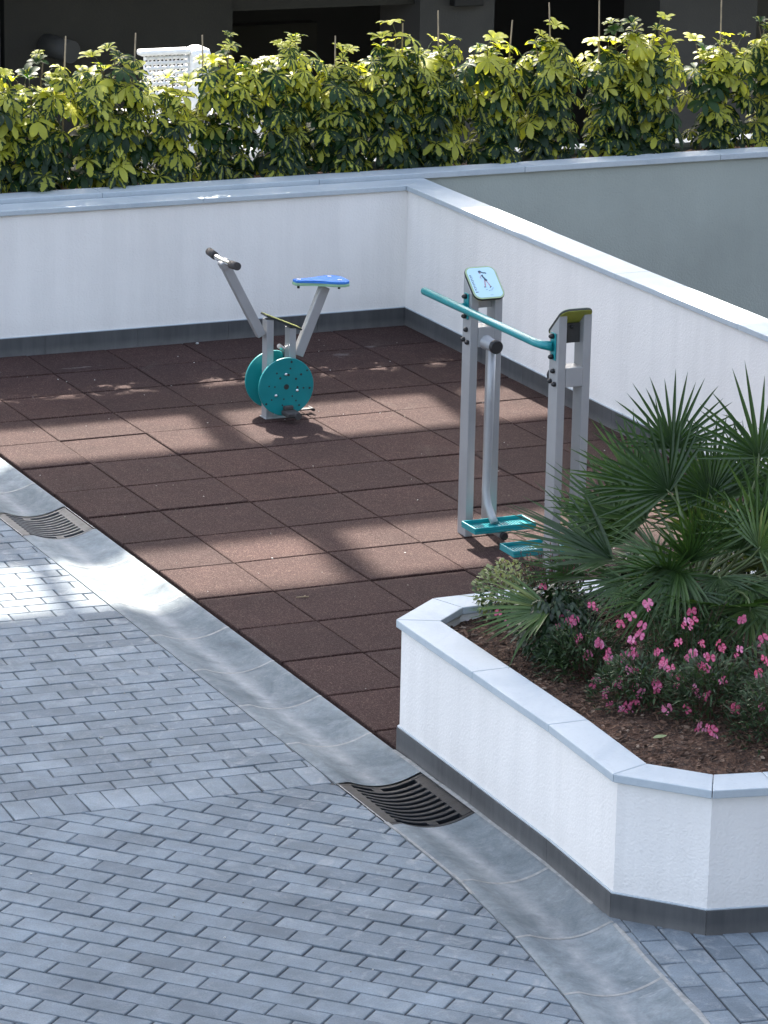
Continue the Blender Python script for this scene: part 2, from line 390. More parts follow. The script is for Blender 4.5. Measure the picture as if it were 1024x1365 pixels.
class Leaves:
    """leaf blades as small folded strips; point attribute 'across' (0 midrib, 1 margin), face attributes 'rnd' and 'pale'"""
    def __init__(s): s.v, s.f, s.u, s.r, s.p = [], [], [], [], []
    def blade(s, base, d, n, L, W, prof, fold=0.15, droop=0.0, shade=None, pale=0.5, curl=0.0):
        d = d.normalized(); side = d.cross(n)
        if side.length < 1e-5: side = d.orthogonal()
        side.normalize(); n = side.cross(d).normalized()
        sh = rnd.random() if shade is None else shade
        b0 = len(s.v); K = len(prof)
        for i, (t, w) in enumerate(prof):
            c = base + d * (L * t * (1 - 0.25 * droop * t)) + Vector((0, 0, -1)) * (droop * L * t * t) + n * (curl * L * math.sin(t * 3.1) * 0.2)
            hw = W * w / 2
            s.v.append(c + side * hw + n * (hw * fold)); s.v.append(c); s.v.append(c - side * hw + n * (hw * fold))
            s.u.extend((1.0, 0.0, 1.0))
        for i in range(K - 1):
            a = b0 + 3 * i
            s.f.append((a, a + 3, a + 4, a + 1)); s.f.append((a + 1, a + 4, a + 5, a + 2)); s.r.extend((sh, sh)); s.p.extend((pale, pale))
    def build(s, name, m, parent=None, smooth=True):
        me = bpy.data.meshes.new(name); me.from_pydata([tuple(v) for v in s.v], [], s.f); me.materials.append(M[m])
        a = me.attributes.new('across', 'FLOAT', 'POINT'); a.data.foreach_set('value', s.u)
        a = me.attributes.new('rnd', 'FLOAT', 'FACE'); a.data.foreach_set('value', s.r)
        a = me.attributes.new('pale', 'FLOAT', 'FACE'); a.data.foreach_set('value', s.p)
        me.polygons.foreach_set('use_smooth', [smooth] * len(me.polygons)); me.update()
        return link(name, me, parent)
def rv(): 
    while True:
        v = Vector((rnd.uniform(-1, 1), rnd.uniform(-1, 1), rnd.uniform(-1, 1)))
        if 0.05 < v.length < 1: return v.normalized()

# ------------------------------------------------------------------ ground, paving, gutter
bm = bmesh.new()
box(bm, (-400, -400, -2.9), (400, 400, -2.6))
struct(obj('ground', bm, 'ground'))
bm = bmesh.new()
box(bm, (-9, -13, -2.59), (2.66, 0.70, -0.075)); struct(obj('courtyard_base', bm, 'terrace'))

GY = [1.5, 0.9, 0.35, -0.2, -0.75, -1.28, -1.8, -2.28, -2.76, -3.2, -3.74, -4.41, -4.95, -5.48, -6.0, -6.52, -7.03, -7.53, -8.166, -8.73, -9.25, -9.8, -10.4, -11.0]
GRATES = {8, 16}
def interp(tab, y):
    if y >= tab[0][0]: return tab[0][1]
    for (y0, x0), (y1, x1) in zip(tab, tab[1:]):
        if y <= y0 and y >= y1: return x0 + (x1 - x0) * (y0 - y) / (y0 - y1)
    return tab[-1][1]
def GO(y): return interp([(-7.9, -1.296), (-8.166, -1.300), (-8.72, -1.347), (-9.34, -1.436), (-9.9, -1.56), (-11.0, -1.88)], y)
def GI(y): return interp([(-8.0, -0.913), (-8.30, -0.922), (-8.70, -0.950), (-9.083, -1.008), (-9.653, -1.086), (-10.2, -1.20), (-11.0, -1.44)], y)
NS = 26
def dish(s):
    k = (s - 0.55) / 0.41
    return -0.036 * (1 - k * k) ** 1.05 if abs(k) < 1 else 0.0
def gutter():
    v, f, mi, ac, rn = [], [], [], [], []
    def strip(y0, y1, m, dz, shade, ny=4):
        b = len(v)
        for i in range(ny + 1):
            y = y0 + (y1 - y0) * i / ny
            for j in range(NS + 1):
                s = j / NS; x = GO(y) + (GI(y) - GO(y)) * s
                v.append((x, y, dish(s) + dz)); ac.append(s)
        for i in range(ny):
            for j in range(NS):
                a = b + i * (NS + 1) + j
                f.append((a, a + NS + 1, a + NS + 2, a + 1)); mi.append(m); rn.append(shade)
        # outer and inner faces of the unit
        for j in (0, NS):
            bb = len(v)
            for i in range(ny + 1):
                p = v[b + i * (NS + 1) + j]; v.append(p); v.append((p[0], p[1], -0.07)); ac.extend((0.5, 0.5))
            for i in range(ny): f.append((bb + 2 * i, bb + 2 * i + 1, bb + 2 * i + 3, bb + 2 * i + 2)); mi.append(m); rn.append(shade)
    for i in range(len(GY) - 1):
        if i in GRATES: continue
        strip(GY[i] - 0.004, GY[i + 1] + 0.004, 0, 0.0, rnd.random())
        if i + 1 not in GRATES and i + 1 < len(GY) - 1:
            strip(GY[i + 1] + 0.006 + rnd.uniform(0, .003), GY[i + 1] - 0.006 - rnd.uniform(0, .003), 1, 0.0012, 0.5, 1)
    me = bpy.data.meshes.new('gutter'); me.from_pydata(v, [], f)
    me.materials.append(M['gutter']); me.materials.append(M['mortar'])
    me.polygons.foreach_set('material_index', mi); me.polygons.foreach_set('use_smooth', [True] * len(f))
    a = me.attributes.new('across', 'FLOAT', 'POINT'); a.data.foreach_set('value', ac)
    a = me.attributes.new('rnd', 'FLOAT', 'FACE'); a.data.foreach_set('value', rn); me.update()
    return struct(link('gutter', me))
gutter()
# mortar fillets along both sides of the gutter, hand-laid and uneven
def fillet(name, side, y0, y1, w):
    bm = bmesh.new(); prev = None; n = int(abs(y1 - y0) / 0.05)
    for i in range(n + 1):
        y = y0 + (y1 - y0) * i / n
        e = GO(y) if side < 0 else GI(y)
        a = w * (0.55 + 0.45 * math.sin(y * 9.1) * math.sin(y * 3.3 + 1)) * rnd.uniform(0.7, 1.2)
        p = (bm.verts.new((e - side * 0.012, y, 0.0005)), bm.verts.new((e + side * 0.002, y, 0.0035)), bm.verts.new((e + side * a, y, 0.0008)))
        if prev:
            for k in range(2): bm.faces.new((prev[k], prev[k + 1], p[k + 1], p[k]))
        prev = p
    return struct(obj(name, bm, 'mortar'))
fillet('gutter_mortar_line', 1, -6.75, -8.55, 0.022)
fillet('gutter_mortar_line', 1, -8.75, -10.9, 0.016)
fillet('gutter_mortar_line', -1, -7.5, -8.3, 0.008)

# block paving: three laying zones
def clipgut(poly, cy, side):
    ys = (cy + 0.15, cy - 0.15); fn = GO if side < 0 else GI
    p0 = Vector((fn(ys[0]), ys[0])); p1 = Vector((fn(ys[1]), ys[1])); d = p1 - p0
    nrm = Vector((-d.y, d.x)).normalized()
    if nrm.x * side < 0: nrm = -nrm
    o = p0 + nrm * 0.004
    return clip(poly, o, nrm)
SOL0 = (-2.0, -6.772); SA = R(-2.6); SN = (-math.sin(SA), math.cos(SA))
def bricks(S, anchor, ang, L, W, gap, ext, accept, bond=0.5, cuts=()):
    d = Vector((math.cos(ang), math.sin(ang))); n = Vector((-d.y, d.x)); a = Vector(anchor)
    for r in range(-ext[1], ext[1] + 1):
        jit = rnd.gauss(0, 0.0012); off = (r % 2) * bond * L + rnd.gauss(0, 0.004)
        for k in range(-ext[0], ext[0] + 1):
            o = a + d * (k * L + off) + n * (r * W + jit)
            c = o + d * L / 2 + n * W / 2
            if not accept(c): continue
            w = rnd.gauss(0, 0.0012)
            p = [o + d * (gap / 2) + n * (gap / 2 + w), o + d * (L - gap / 2) + n * (gap / 2 + w), o + d * (L - gap / 2) + n * (W - gap / 2 + w), o + d * (gap / 2) + n * (W - gap / 2 + w)]
            p = [(q.x, q.y) for q in p]
            for cp, cn in cuts:
                p = clip(p, cp, cn)
                if len(p) < 3: break
            if len(p) < 3: continue
            p = clipgut(p, c.y, cuts_side[0])
            if len(p) < 3 or area(p) < 4e-4: continue
            S.add(p, rnd.gauss(0, 0.0009), 0.0045, 0.035, min(1, max(0, rnd.gauss(0.42, 0.22))), 0.004)
S = Slabs(); cuts_side = [-1]
top = (SOL0[0] + SN[0] * 0.003, SOL0[1] + SN[1] * 0.003)
bot = (SOL0[0] - SN[0] * 0.213, SOL0[1] - SN[1] * 0.213)
bricks(S, (-1.982, -6.055), R(-3.6), 0.2025, 0.1038, 0.0055, (40, 90), lambda c: -6.2 < c.x < -1.15 and -7 < c.y < 2.0, 0.5, [(top, SN)])
nS = (-SN[0], -SN[1])
bricks(S, (-2.5362, -7.84), R(-47.6), 0.2085, 0.1035, 0.0075, (60, 70), lambda c: -6.2 < c.x < -1.15 and -11 < c.y < -6.8, 0.5, [(bot, nS)])
d = Vector((math.cos(SA), math.sin(SA)))
for k in range(-45, 10):
    o = Vector(SOL0) + d * (k * 0.1015)
    nn = Vector(SN)
    p = [o + d * .002 - nn * 0.002, o + d * .0985 - nn * 0.002, o + d * .0985 + d * rnd.gauss(0, .003) - nn * 0.208, o + d * .002 + d * rnd.gauss(0, .003) - nn * 0.208]
    p = clipgut([(q.x, q.y) for q in p], o.y, -1)
    if len(p) > 2 and area(p) > 4e-4: S.add(p, rnd.gauss(0, .0008), 0.004, 0.035, min(1, max(0, rnd.gauss(.68, .25))), 0.004)
cuts_side[0] = 1
bricks(S, (-0.917, -8.722), R(-99.9), 0.212, 0.1035, 0.0065, (16, 60), lambda c: -1.6 < c.x < 4 and -11 < c.y < -8.4, 0.5)
struct(S.build('block_paving', 'paver'))
bm = bmesh.new()
prism(bm, [(-6.3, 2.1), (-1.292, 2.1), (-1.292, -8.0), (-1.302, -8.3), (-1.345, -8.72), (-1.436, -9.34), (-1.56, -9.9), (-1.88, -11), (-6.3, -11)], -0.07, -0.0075)
prism(bm, [(-0.92, -8.3), (-0.952, -8.70), (-1.01, -9.083), (-1.088, -9.653), (-1.2, -10.2), (-1.44, -11), (3, -11), (3, -8.3)], -0.07, -0.0075)
struct(obj('paving_joint_sand', bm, 'sand'))

# rubber safety flooring, half-metre tiles
S = Slabs()
jx = {(i, j): (rnd.gauss(0, .003), rnd.gauss(0, .003)) for i in range(-3, 7) for j in range(-2, 16)}
for i in range(-2, 6):
    for j in range(-1, 14):
        def P(a, b, sx, sy):
            q = jx[(a, b)]; return (a * 0.5 + q[0] + sx * 0.003, -b * 0.5 + q[1] + sy * 0.0068)
        p = [P(i, j + 1, 1, 1), P(i + 1, j + 1, -1, 1), P(i + 1, j, -1, -1), P(i, j, 1, -1)]
        for cp, cn in (((-0.884, 0), (1, 0)), ((2.495, 0), (-1, 0)), ((0, 0.515), (0, -1)), ((0, -6.735), (0, 1))):
            p = clip(p, cp, cn)
            if len(p) < 3: break
        if len(p) < 3 or area(p) < 1e-3: continue
        S.add(p, rnd.gauss(0, 0.0015), 0.006, 0.045, min(1, max(0, rnd.gauss(0.5, 0.24))), 0.0022)
struct(S.build('rubber_floor', 'rubber'))
bm = bmesh.new(); box(bm, (-0.905, -6.9, -0.07), (2.5, 0.52, -0.040)); struct(obj('rubber_floor_base', bm, 'rubber_gap'))

# drain grates lying in the dish of the gutter
def grate(label, y1, y0, m):
    x0, x1 = -1.288, -0.925; cx, cy = (x0 + x1) / 2, (y0 + y1) / 2
    t = thing('drain_grate', label, 'drain grate', (cx, cy, 0), 0)
    W = x1 - x0; Hh = (y1 - y0) / 2
    def z(x): return dish((x - (-1.296 - cx)) / 0.383) - 0.003
    def bar(bm, xa, xb, ya, yb, th=0.022, n=14):
        rows = []
        for i in range(n + 1):
            x = xa + (xb - xa) * i / n; k = z(x)
            rows.append([bm.verts.new(q) for q in ((x, ya, k - th), (x, ya, k - .002), (x, ya + .002, k), (x, yb - .002, k), (x, yb, k - .002), (x, yb, k - th))])
        for a, b in zip(rows, rows[1:]):
            for q in range(5): bm.faces.new((a[q], a[q + 1], b[q + 1], b[q]))
        bm.faces.new(rows[0][::-1]); bm.faces.new(rows[-1])
    bm = bmesh.new()
    bar(bm, -W / 2, W / 2, -Hh, -Hh + .020); bar(bm, -W / 2, W / 2, Hh - .020, Hh)
    bar(bm, -W / 2, -W / 2 + .040, -Hh + .021, Hh - .021, n=4); bar(bm, W / 2 - .040, W / 2, -Hh + .021, Hh - .021, n=4)
    obj('frame', bm, m, t)
    bm = bmesh.new(); n = 10; pitch = (2 * Hh - .040) / n
    for k in range(1, n):
        y = -Hh + .020 + k * pitch; bar(bm, -W / 2 + .040, W / 2 - .040, y - pitch * .245, y + pitch * .245)
    for y, xx in ((-Hh + .020 + pitch * .5, .02), (Hh - .020 - pitch * .5, -.03)):
        bar(bm, xx - .02, xx + .02, y - pitch * .5, y + pitch * .5, n=2)
    obj('grille', bm, m, t)
    bm = bmesh.new(); box(bm, (-W / 2 - .004, -Hh - .002, -.074), (W / 2 + .004, Hh + .002, -.0735))
    obj('pit', bm, 'void', t)
    for s in (-1, 1):
        bm = bmesh.new()
        for k in range(24):
            y = -Hh + 2 * Hh * k / 24; a = .006 * rnd.uniform(.4, 1.5)
            xx = s * (W / 2 + .003)
            vs = [bm.verts.new(q) for q in ((xx, y, .0012), (xx + s * a, y, .001), (xx + s * .006, y + 2 * Hh / 24, .001), (xx, y + 2 * Hh / 24, .0012))]
            bm.faces.new(vs if s > 0 else vs[::-1])
        obj('mortar_bed', bm, 'mortar', t)
grate('black cast iron curved drain grate beside the base of the white flower planter', -7.035, -7.525, 'iron')
grate('dusty grey curved drain grate in the gutter beside the rubber floor', -2.765, -3.195, 'iron_pale')

# ------------------------------------------------------------------ walls
def offset_poly(pts, d):
    """offset an open polyline to its left by d, mitred"""
    out = []
    for i in range(len(pts)):
        p = Vector(pts[i]); ns = []
        if i > 0: e = Vector(pts[i]) - Vector(pts[i - 1]); ns.append(Vector((-e.y, e.x)).normalized())
        if i < len(pts) - 1: e = Vector(pts[i + 1]) - Vector(pts[i]); ns.append(Vector((-e.y, e.x)).normalized())
        b = sum(ns, Vector((0, 0))).normalized()
        out.append(tuple(p + b * (d / max(0.3, b.dot(ns[0])))))
    return out
def run(bm, A, B, z0, z1, bev=0.0, split=0.0, gap=0.0015):
    for i in range(len(A) - 1):
        L = (Vector(A[i + 1]) - Vector(A[i])).length
        n = max(1, round(L / split)) if split else 1
        for k in range(n):
            t0, t1 = k / n + (gap / L), (k + 1) / n - (gap / L)
            q = [Vector(A[i]).lerp(Vector(A[i + 1]), t0), Vector(A[i]).lerp(Vector(A[i + 1]), t1), Vector(B[i]).lerp(Vector(B[i + 1]), t1), Vector(B[i]).lerp(Vector(B[i + 1]), t0)]
            prism(bm, [(p.x, p.y) for p in q], z0, z1, bev)
def shell(bm, A, B, z0, z1):
    """continuous wall along a polyline, one skin"""
    pts = list(A) + list(B)[::-1]
    prism(bm, [tuple(p) for p in pts], z0, z1, 0.0)
# planter
PO = [(1.9, -6.53), (-0.63, -6.53), (-0.885, -6.735), (-0.893, -7.45), (-0.903, -8.12), (-0.935, -8.685), (-0.70, -8.955), (-0.473, -9.006), (1.9, -9.35)]
pl = thing('raised_planter', 'long low white stucco planter with marble coping filled with palm and pink flowers', 'planter', (0, 0, 0))
bm = bmesh.new(); shell(bm, PO, offset_poly(PO, 0.13), -0.07, 0.52); obj('planter_wall', bm, 'stucco', pl)
bm = bmesh.new(); run(bm, offset_poly(PO, -0.022), offset_poly(PO, 0.142), 0.521, 0.553, 0.0035, 1.2); obj('coping', bm, 'coping', pl)
bm = bmesh.new(); run(bm, offset_poly(PO, -0.012), offset_poly(PO, -0.0005), -0.05, 0.092, 0.0015, 0.6, .0008); obj('skirting', bm, 'skirt', pl)
bm = bmesh.new(); run(bm, offset_poly(PO, -0.009), offset_poly(PO, -0.0005), 0.0925, 0.098, 0.001, 0, .0); obj('skirting_grout', bm, 'coping', pl)
# back and right boundary walls
BW = [(-7.0, 0.53), (2.51, 0.53)]; RW = [(2.51, 0.53), (2.475, -2.3), (2.47, -9.0)]
LW = [(-7.0, 0.53), (2.51, 0.53), (2.475, -2.3), (2.47, -9.0)]
off = offset_poly(LW, 0.0)
bwl = thing('boundary_wall', 'white stucco wall with dark skirting running behind the exercise bike', 'wall')
rwl = thing('boundary_wall', 'white stucco wall with sunlit coping running down the right of the rubber floor', 'wall')
def wall_part(o, A0, A1, tag_):
    pass
def seg(A, i0, i1): return A[i0:i1 + 1]
Wi = LW; Wo = offset_poly(LW, 0.17)
for o, i0, i1 in ((bwl, 0, 1), (rwl, 1, 3)):
    bm = bmesh.new(); shell(bm, seg(Wi, i0, i1), seg(Wo, i0, i1), -0.074 if i0 == 0 else -2.59, 0.85); obj('wall_face', bm, 'stucco', o)
    ci, co = offset_poly(LW, -0.02), offset_poly(LW, 0.192)
    bm = bmesh.new(); run(bm, seg(ci, i0, i1), seg(co, i0, i1), 0.851, 0.882, 0.003, 1.35); obj('coping', bm, 'coping', o)
    si, so = offset_poly(LW, -0.011), offset_poly(LW, -0.0005)
    bm = bmesh.new(); run(bm, seg(si, i0, i1), seg(so, i0, i1), -0.05, 0.106, 0.0015, 0.6, .0008); obj('skirting', bm, 'skirt', o)
    bm = bmesh.new(); run(bm, seg(offset_poly(LW, -0.009), i0, i1), seg(so, i0, i1), 0.1065, 0.112, 0.001, 0, 0); obj('skirting_grout', bm, 'coping', o)
# hedge planter and the grey retaining wall below it
hp = thing('hedge_planter', 'grey retaining wall with white coping carrying the yellow green hedge', 'planter')
bm = bmesh.new(); box(bm, (-8, 0.762, -2.59), (12, 0.93, 0.872)); obj('retaining_wall', bm, 'stucco_grey', hp)
bm = bmesh.new(); run(bm, [(-8, 0.738), (12, 0.738)], [(-8, 0.915), (12, 0.915)], 0.873, 0.910, 0.003, 1.4); obj('front_coping', bm, 'coping', hp)
bm = bmesh.new(); box(bm, (-8, 1.26, -2.59), (12, 1.42, 0.872)); obj('rear_wall', bm, 'stucco_grey', hp)
bm = bmesh.new(); run(bm, [(-8, 1.25), (12, 1.25)], [(-8, 1.43), (12, 1.43)], 0.873, 0.905, 0.003, 1.4); obj('rear_coping', bm, 'coping', hp)
def soil_sheet(name, poly_bounds, z, inside, step=0.03):
    x0, x1, y0, y1 = poly_bounds
    bm = bmesh.new(); nx, ny = int((x1 - x0) / step), int((y1 - y0) / step); grid = {}
    for i in range(nx + 1):
        for j in range(ny + 1):
            x, y = x0 + i * step, y0 + j * step
            grid[i, j] = bm.verts.new((x, y, z + rnd.gauss(0, .004) + .02 * math.sin(x * 5.3) * math.sin(y * 4.1 + 1)))
    for i in range(nx):
        for j in range(ny):
            bm.faces.new((grid[i, j], grid[i + 1, j], grid[i + 1, j + 1], grid[i, j + 1]))
    return struct(obj(name, bm, 'soil', smooth=True))
inn = offset_poly(PO, 0.06)
bm = bmesh.new(); shape = [Vector(p) for p in inn]
def inside(x, y):
    c = False; n = len(inn)
    for i in range(n):
        a, b = inn[i], inn[(i + 1) % n]
        if (a[1] > y) != (b[1] > y) and x < (b[0] - a[0]) * (y - a[1]) / (b[1] - a[1]) + a[0]: c = not c
    return c
bm.free()
bm = bmesh.new(); st = 0.03; V = {}
def sz(x, y): return 0.492 + .018 * math.sin(x * 5.3) * math.sin(y * 4.1 + 1) + .012 * math.sin(x * 17 + y * 11) * math.sin(y * 13)
for i in range(0, 96):
    for j in range(0, 100):
        x, y = -0.92 + i * st, -9.4 + j * st
        if all(inside(x + a, y + b) for a in (0, st) for b in (0, st)):
            q = []
            for a, b in ((0, 0), (1, 0), (1, 1), (0, 1)):
                k = (i + a, j + b)
                if k not in V: V[k] = bm.verts.new((-0.92 + k[0] * st, -9.4 + k[1] * st, sz(-0.92 + k[0] * st, -9.4 + k[1] * st) + rnd.gauss(0, .003)))
                q.append(V[k])
            bm.faces.new(q)
struct(obj('planter_soil', bm, 'soil', smooth=True))
soil_sheet('hedge_soil', (-8, 12, 0.92, 1.27), 0.862, None, 0.05)
# bark chips scattered on the planter soil
S = Slabs()
cnt = 0
while cnt < 1500:
    x, y = rnd.uniform(-0.8, 0.3), rnd.uniform(-8.95, -6.65)
    if not inside(x - .07, y) or not inside(x + .03, y - .09): continue
    a = rnd.uniform(0, 3.14); l, w = rnd.uniform(.005, .016), rnd.uniform(.003, .007); ca, sa = math.cos(a), math.sin(a)
    p = [(x + ca * u - sa * v_, y + sa * u + ca * v_) for u, v_ in ((-l, -w), (l, -w * .6), (l * .8, w), (-l * .7, w * .8))]
    S.add(p, sz(x, y) + rnd.uniform(.004, .012), 0.0015, 0.006, rnd.random(), 0.25); cnt += 1
def m_chip():
    m, nt, b = mat('bark_chip'); b.inputs['Roughness'].default_value = 0.9
    lk(nt, ramp(nt, attr(nt, 'rnd'), [(0, (0.035, 0.02, 0.013)), (0.6, (0.10, 0.055, 0.034)), (0.93, (0.17, 0.10, 0.065)), (1, (0.36, 0.28, 0.21))]), b.inputs['Base Color'])
    return m
M['chip'] = m_chip()
struct(S.build('bark_mulch', 'chip'), 'stuff')

# ------------------------------------------------------------------ building behind, terrace, added shadow-casting screen
bd = thing('apartment_building', 'dark grey shaded building with black openings behind the hedge', 'building', (0, 0, 0))
def bpart(name, boxes, m, bev=0.0):
    bm = bmesh.new()
    for lo, hi in boxes: box(bm, lo, hi, bev)
    return obj(name, bm, m, bd)
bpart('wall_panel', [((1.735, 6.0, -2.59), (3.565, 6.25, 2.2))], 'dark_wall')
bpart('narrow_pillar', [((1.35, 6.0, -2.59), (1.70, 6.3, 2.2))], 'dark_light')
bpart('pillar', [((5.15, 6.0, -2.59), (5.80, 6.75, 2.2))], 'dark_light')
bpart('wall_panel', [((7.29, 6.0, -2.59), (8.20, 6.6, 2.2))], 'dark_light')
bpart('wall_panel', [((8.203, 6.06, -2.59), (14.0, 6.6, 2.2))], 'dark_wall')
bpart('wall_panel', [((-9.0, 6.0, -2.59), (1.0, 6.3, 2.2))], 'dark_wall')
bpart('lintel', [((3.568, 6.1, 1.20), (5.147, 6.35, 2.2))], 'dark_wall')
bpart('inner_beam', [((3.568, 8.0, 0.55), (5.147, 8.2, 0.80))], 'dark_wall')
bpart('inner_wall', [((1.0, 9.6, -2.59), (14.0, 9.8, 2.2))], 'black')  # near-black colour stands in for the unlit depth of the openings
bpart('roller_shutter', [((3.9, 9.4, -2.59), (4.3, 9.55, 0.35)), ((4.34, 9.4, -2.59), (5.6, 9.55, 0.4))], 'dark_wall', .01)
bpart('added_shade_slab', [((-9.0, 4.75, 2.201), (14.0, 13.0, 2.5))], 'screen')  # unseen slab added to keep sky light off the wall below
bpart('upper_storey', [((-9.0, 7.2, 2.501), (14.0, 13.0, 4.7))], 'screen')
bpart('wall_light', [((5.40, 5.90, 1.19), (5.66, 5.999, 1.5))], 'black', .01)
sc_posts = [1.70 + 1.48 * k for k in range(-11, 19)]
bm = bmesh.new()
for x in sc_posts:
    w = 0.12 if abs(x - 0.22) < .01 else 0.2
    box(bm, (x - w / 2, 7.001, 4.701), (x + w / 2, 7.10, 21))
obj('added_shadow_post', bm, 'screen', bd)  # unseen posts added to cast the dark stripes across the sun bands
bpart('added_shadow_panel', [((-16, 6.9, 6.45), (30, 7.0, 7.29)), ((-16, 6.9, 7.66), (30, 7.0, 8.19)), ((-16, 6.9, 9.00), (30, 7.0, 10.70)), ((-16, 6.9, 11.58), (30, 7.0, 60))], 'screen')  # unseen slats added above to cut the sunlight into bands
bm = bmesh.new()
tube(bm, [(2.06, 5.999, 1.02), (2.16, 5.72, 1.00)], 0.085, 20)
obj('vent_duct', bm, 'pvc', bd)
ob = thing('apartment_building', 'unseen dark block added behind the viewpoint to dim the near planter faces', 'building', (0, 0, 0))  # unseen block added to block sky light from the planter's near faces
bm = bmesh.new(); box(bm, (-2.5, -32, -2.59), (30, -20.4, 12.0)); obj('wall', bm, 'far_wall', ob)
for k in range(4):
    bm = bmesh.new(); box(bm, (-2.6, -20.399, 0.2 + 3.1 * k), (30, -19.5, 0.42 + 3.1 * k)); obj('balcony_slab', bm, 'far_wall', ob)
bm = bmesh.new(); box(bm, (-8, 1.44, -2.59), (3.3, 3.35, 0.60)); struct(obj('terrace', bm, 'terrace'))

# white woven garden chair on the terrace
ch = thing('garden_chair', 'white woven garden armchair half hidden behind the hedge', 'chair', (1.95, 2.62, 0.602))
def cpart(name, fn, m='wicker'):
    bm = bmesh.new(); fn(bm); return obj(name, bm, m, ch)
def weave(bm):
    for k in range(15):
        z = 0.34 + k * 0.034
        tube(bm, [(-0.40 + i * 0.028, 0.012 * (1 if (i + k) % 2 else -1) - 0.02, z) for i in range(15)], 0.013, 6)
    for i in range(15): tube(bm, [(-0.40 + i * 0.028, -0.02, 0.32), (-0.40 + i * 0.028, -0.02, 0.84)], 0.006, 6)
cpart('back_weave', weave)
cpart('back_rail', lambda bm: box(bm, (-0.44, -0.06, 0.835), (-0.08, 0.03, 0.875), 0.015))
def side(bm):
    box(bm, (-0.085, -0.10, 0.0), (0.055, 0.10, 0.88), 0.045)
cpart('arm_panel', side)
cpart('seat', lambda bm: box(bm, (-0.42, 0.05, 0.30), (0.34, 0.55, 0.40), 0.03))
cpart('leg', lambda bm: tube(bm, [(0.06, -0.02, 0.50), (0.26, -0.05, 0.46), (0.37, -0.06, 0.40), (0.41, -0.06, 0.28), (0.40, -0.06, 0.0)], 0.035, 12))
cpart('leg', lambda bm: tube(bm, [(0.06, 0.5, 0.50), (0.26, 0.5, 0.46), (0.37, 0.5, 0.40), (0.41, 0.5, 0.28), (0.40, 0.5, 0.0)], 0.035, 12))
cpart('leg', lambda bm: tube(bm, [(-0.40, 0.5, 0.34), (-0.42, 0.5, 0.0)], 0.03, 12))
cpart('leg', lambda bm: tube(bm, [(-0.40, 0.02, 0.34), (-0.42, 0.02, 0.0)], 0.03, 12))
cpart('footrest', lambda bm: box(bm, (0.08, -0.06, 0.12), (0.40, 0.30, 0.18), 0.025))

# ------------------------------------------------------------------ exercise bike
def wobj(name, bm, m, parent, smooth=False, origin=None):
    bmesh.ops.translate(bm, verts=bm.verts, vec=-Vector(origin))
    return obj(name, bm, m, parent, smooth=smooth)
BO = (0.84, -1.40, 0.0)
bk = thing('exercise_bike', 'grey outdoor exercise bike with teal discs and a blue saddle', 'exercise bike', BO)
def bkp(name, fn, m, parent=None, smooth=False):
    bm = bmesh.new(); fn(bm); return obj(name, bm, m, parent or bk, smooth=smooth)
def slanted(bm, a, b, w, dpt, bev=0.004, cap=0.0):
    """rectangular tube in the x-z plane from a to b, w across in plane, dpt in y"""
    a, b = Vector((a[0], 0, a[1])), Vector((b[0], 0, b[1])); d = b - a; L = d.length; d.normalize()
    y = Vector((0, 1, 0)); x = y.cross(d)
    mx = Matrix((x, y, d)).transposed().to_4x4(); mx.translation = a
    box(bm, (-w / 2, -dpt / 2, 0), (w / 2, dpt / 2, L), bev, mx)
bkp('upright', lambda bm: box(bm, (-0.097, -0.035, 0), (-0.056, 0.035, 0.565), .003), 'steel')
bkp('upright', lambda bm: box(bm, (0.040, -0.035, 0), (0.080, 0.035, 0.508), .003), 'steel')
bkp('handlebar_stem', lambda bm: slanted(bm, (-0.118, 0.475), (-0.338, 0.888), 0.052, 0.044), 'steel')
bkp('saddle_stem', lambda bm: slanted(bm, (0.104, 0.345), (0.262, 0.725), 0.056, 0.044), 'steel')
cp = bkp('cover_plate', lambda bm: slanted(bm, (-0.105, 0.592), (0.112, 0.497), 0.010, 0.085, .002), 'dark_edge')
bkp('cover_top', lambda bm: slanted(bm, (-0.101, 0.597), (0.108, 0.5055), 0.003, 0.077, .001), 'olive', cp)
hb = bkp('handlebar', lambda bm: tube(bm, [(-0.350, 0.20, 0.925), (-0.347, 0.09, 0.912), (-0.345, 0.0, 0.908), (-0.346, -0.09, 0.911), (-0.349, -0.20, 0.920)], 0.0155, 16), 'chrome')
bkp('grip', lambda bm: tube(bm, [(-0.3497, 0.205, 0.9255), (-0.3478, 0.122, 0.916)], 0.0225, 16), 'grip', hb)
bkp('grip', lambda bm: tube(bm, [(-0.3495, -0.207, 0.9205), (-0.3467, -0.112, 0.9125)], 0.0225, 16), 'grip', hb)
bkp('stem_plate', lambda bm: slanted(bm, (-0.328, 0.872), (-0.352, 0.915), 0.058, 0.062, .008), 'steel', hb)
prof = [(0.052, .022), (0.075, .034), (0.12, .037), (0.17, .042), (0.215, .058), (0.255, .085), (0.30, .103), (0.345, .104), (0.378, .086), (0.394, .05)]
pts = [(x, y) for x, y in prof] + [(x, -y) for x, y in prof[::-1]]
MS = Matrix.Rotation(R(2.5), 4, 'Y') @ Matrix.Translation((0, 0, 0.008))
def sad(z0, z1, k, bev):
    def f(bm):
        c = 0.22
        prism(bm, [(c - .022 + (x - c) * k * .93, y * k) for x, y in pts], z0, z1, bev, MS)
    return f
sd = bkp('saddle', sad(0.757, 0.771, 0.985, .003), 'blue')
bkp('saddle_core', sad(0.741, 0.7565, 1.0, .003), 'pale_green', sd)
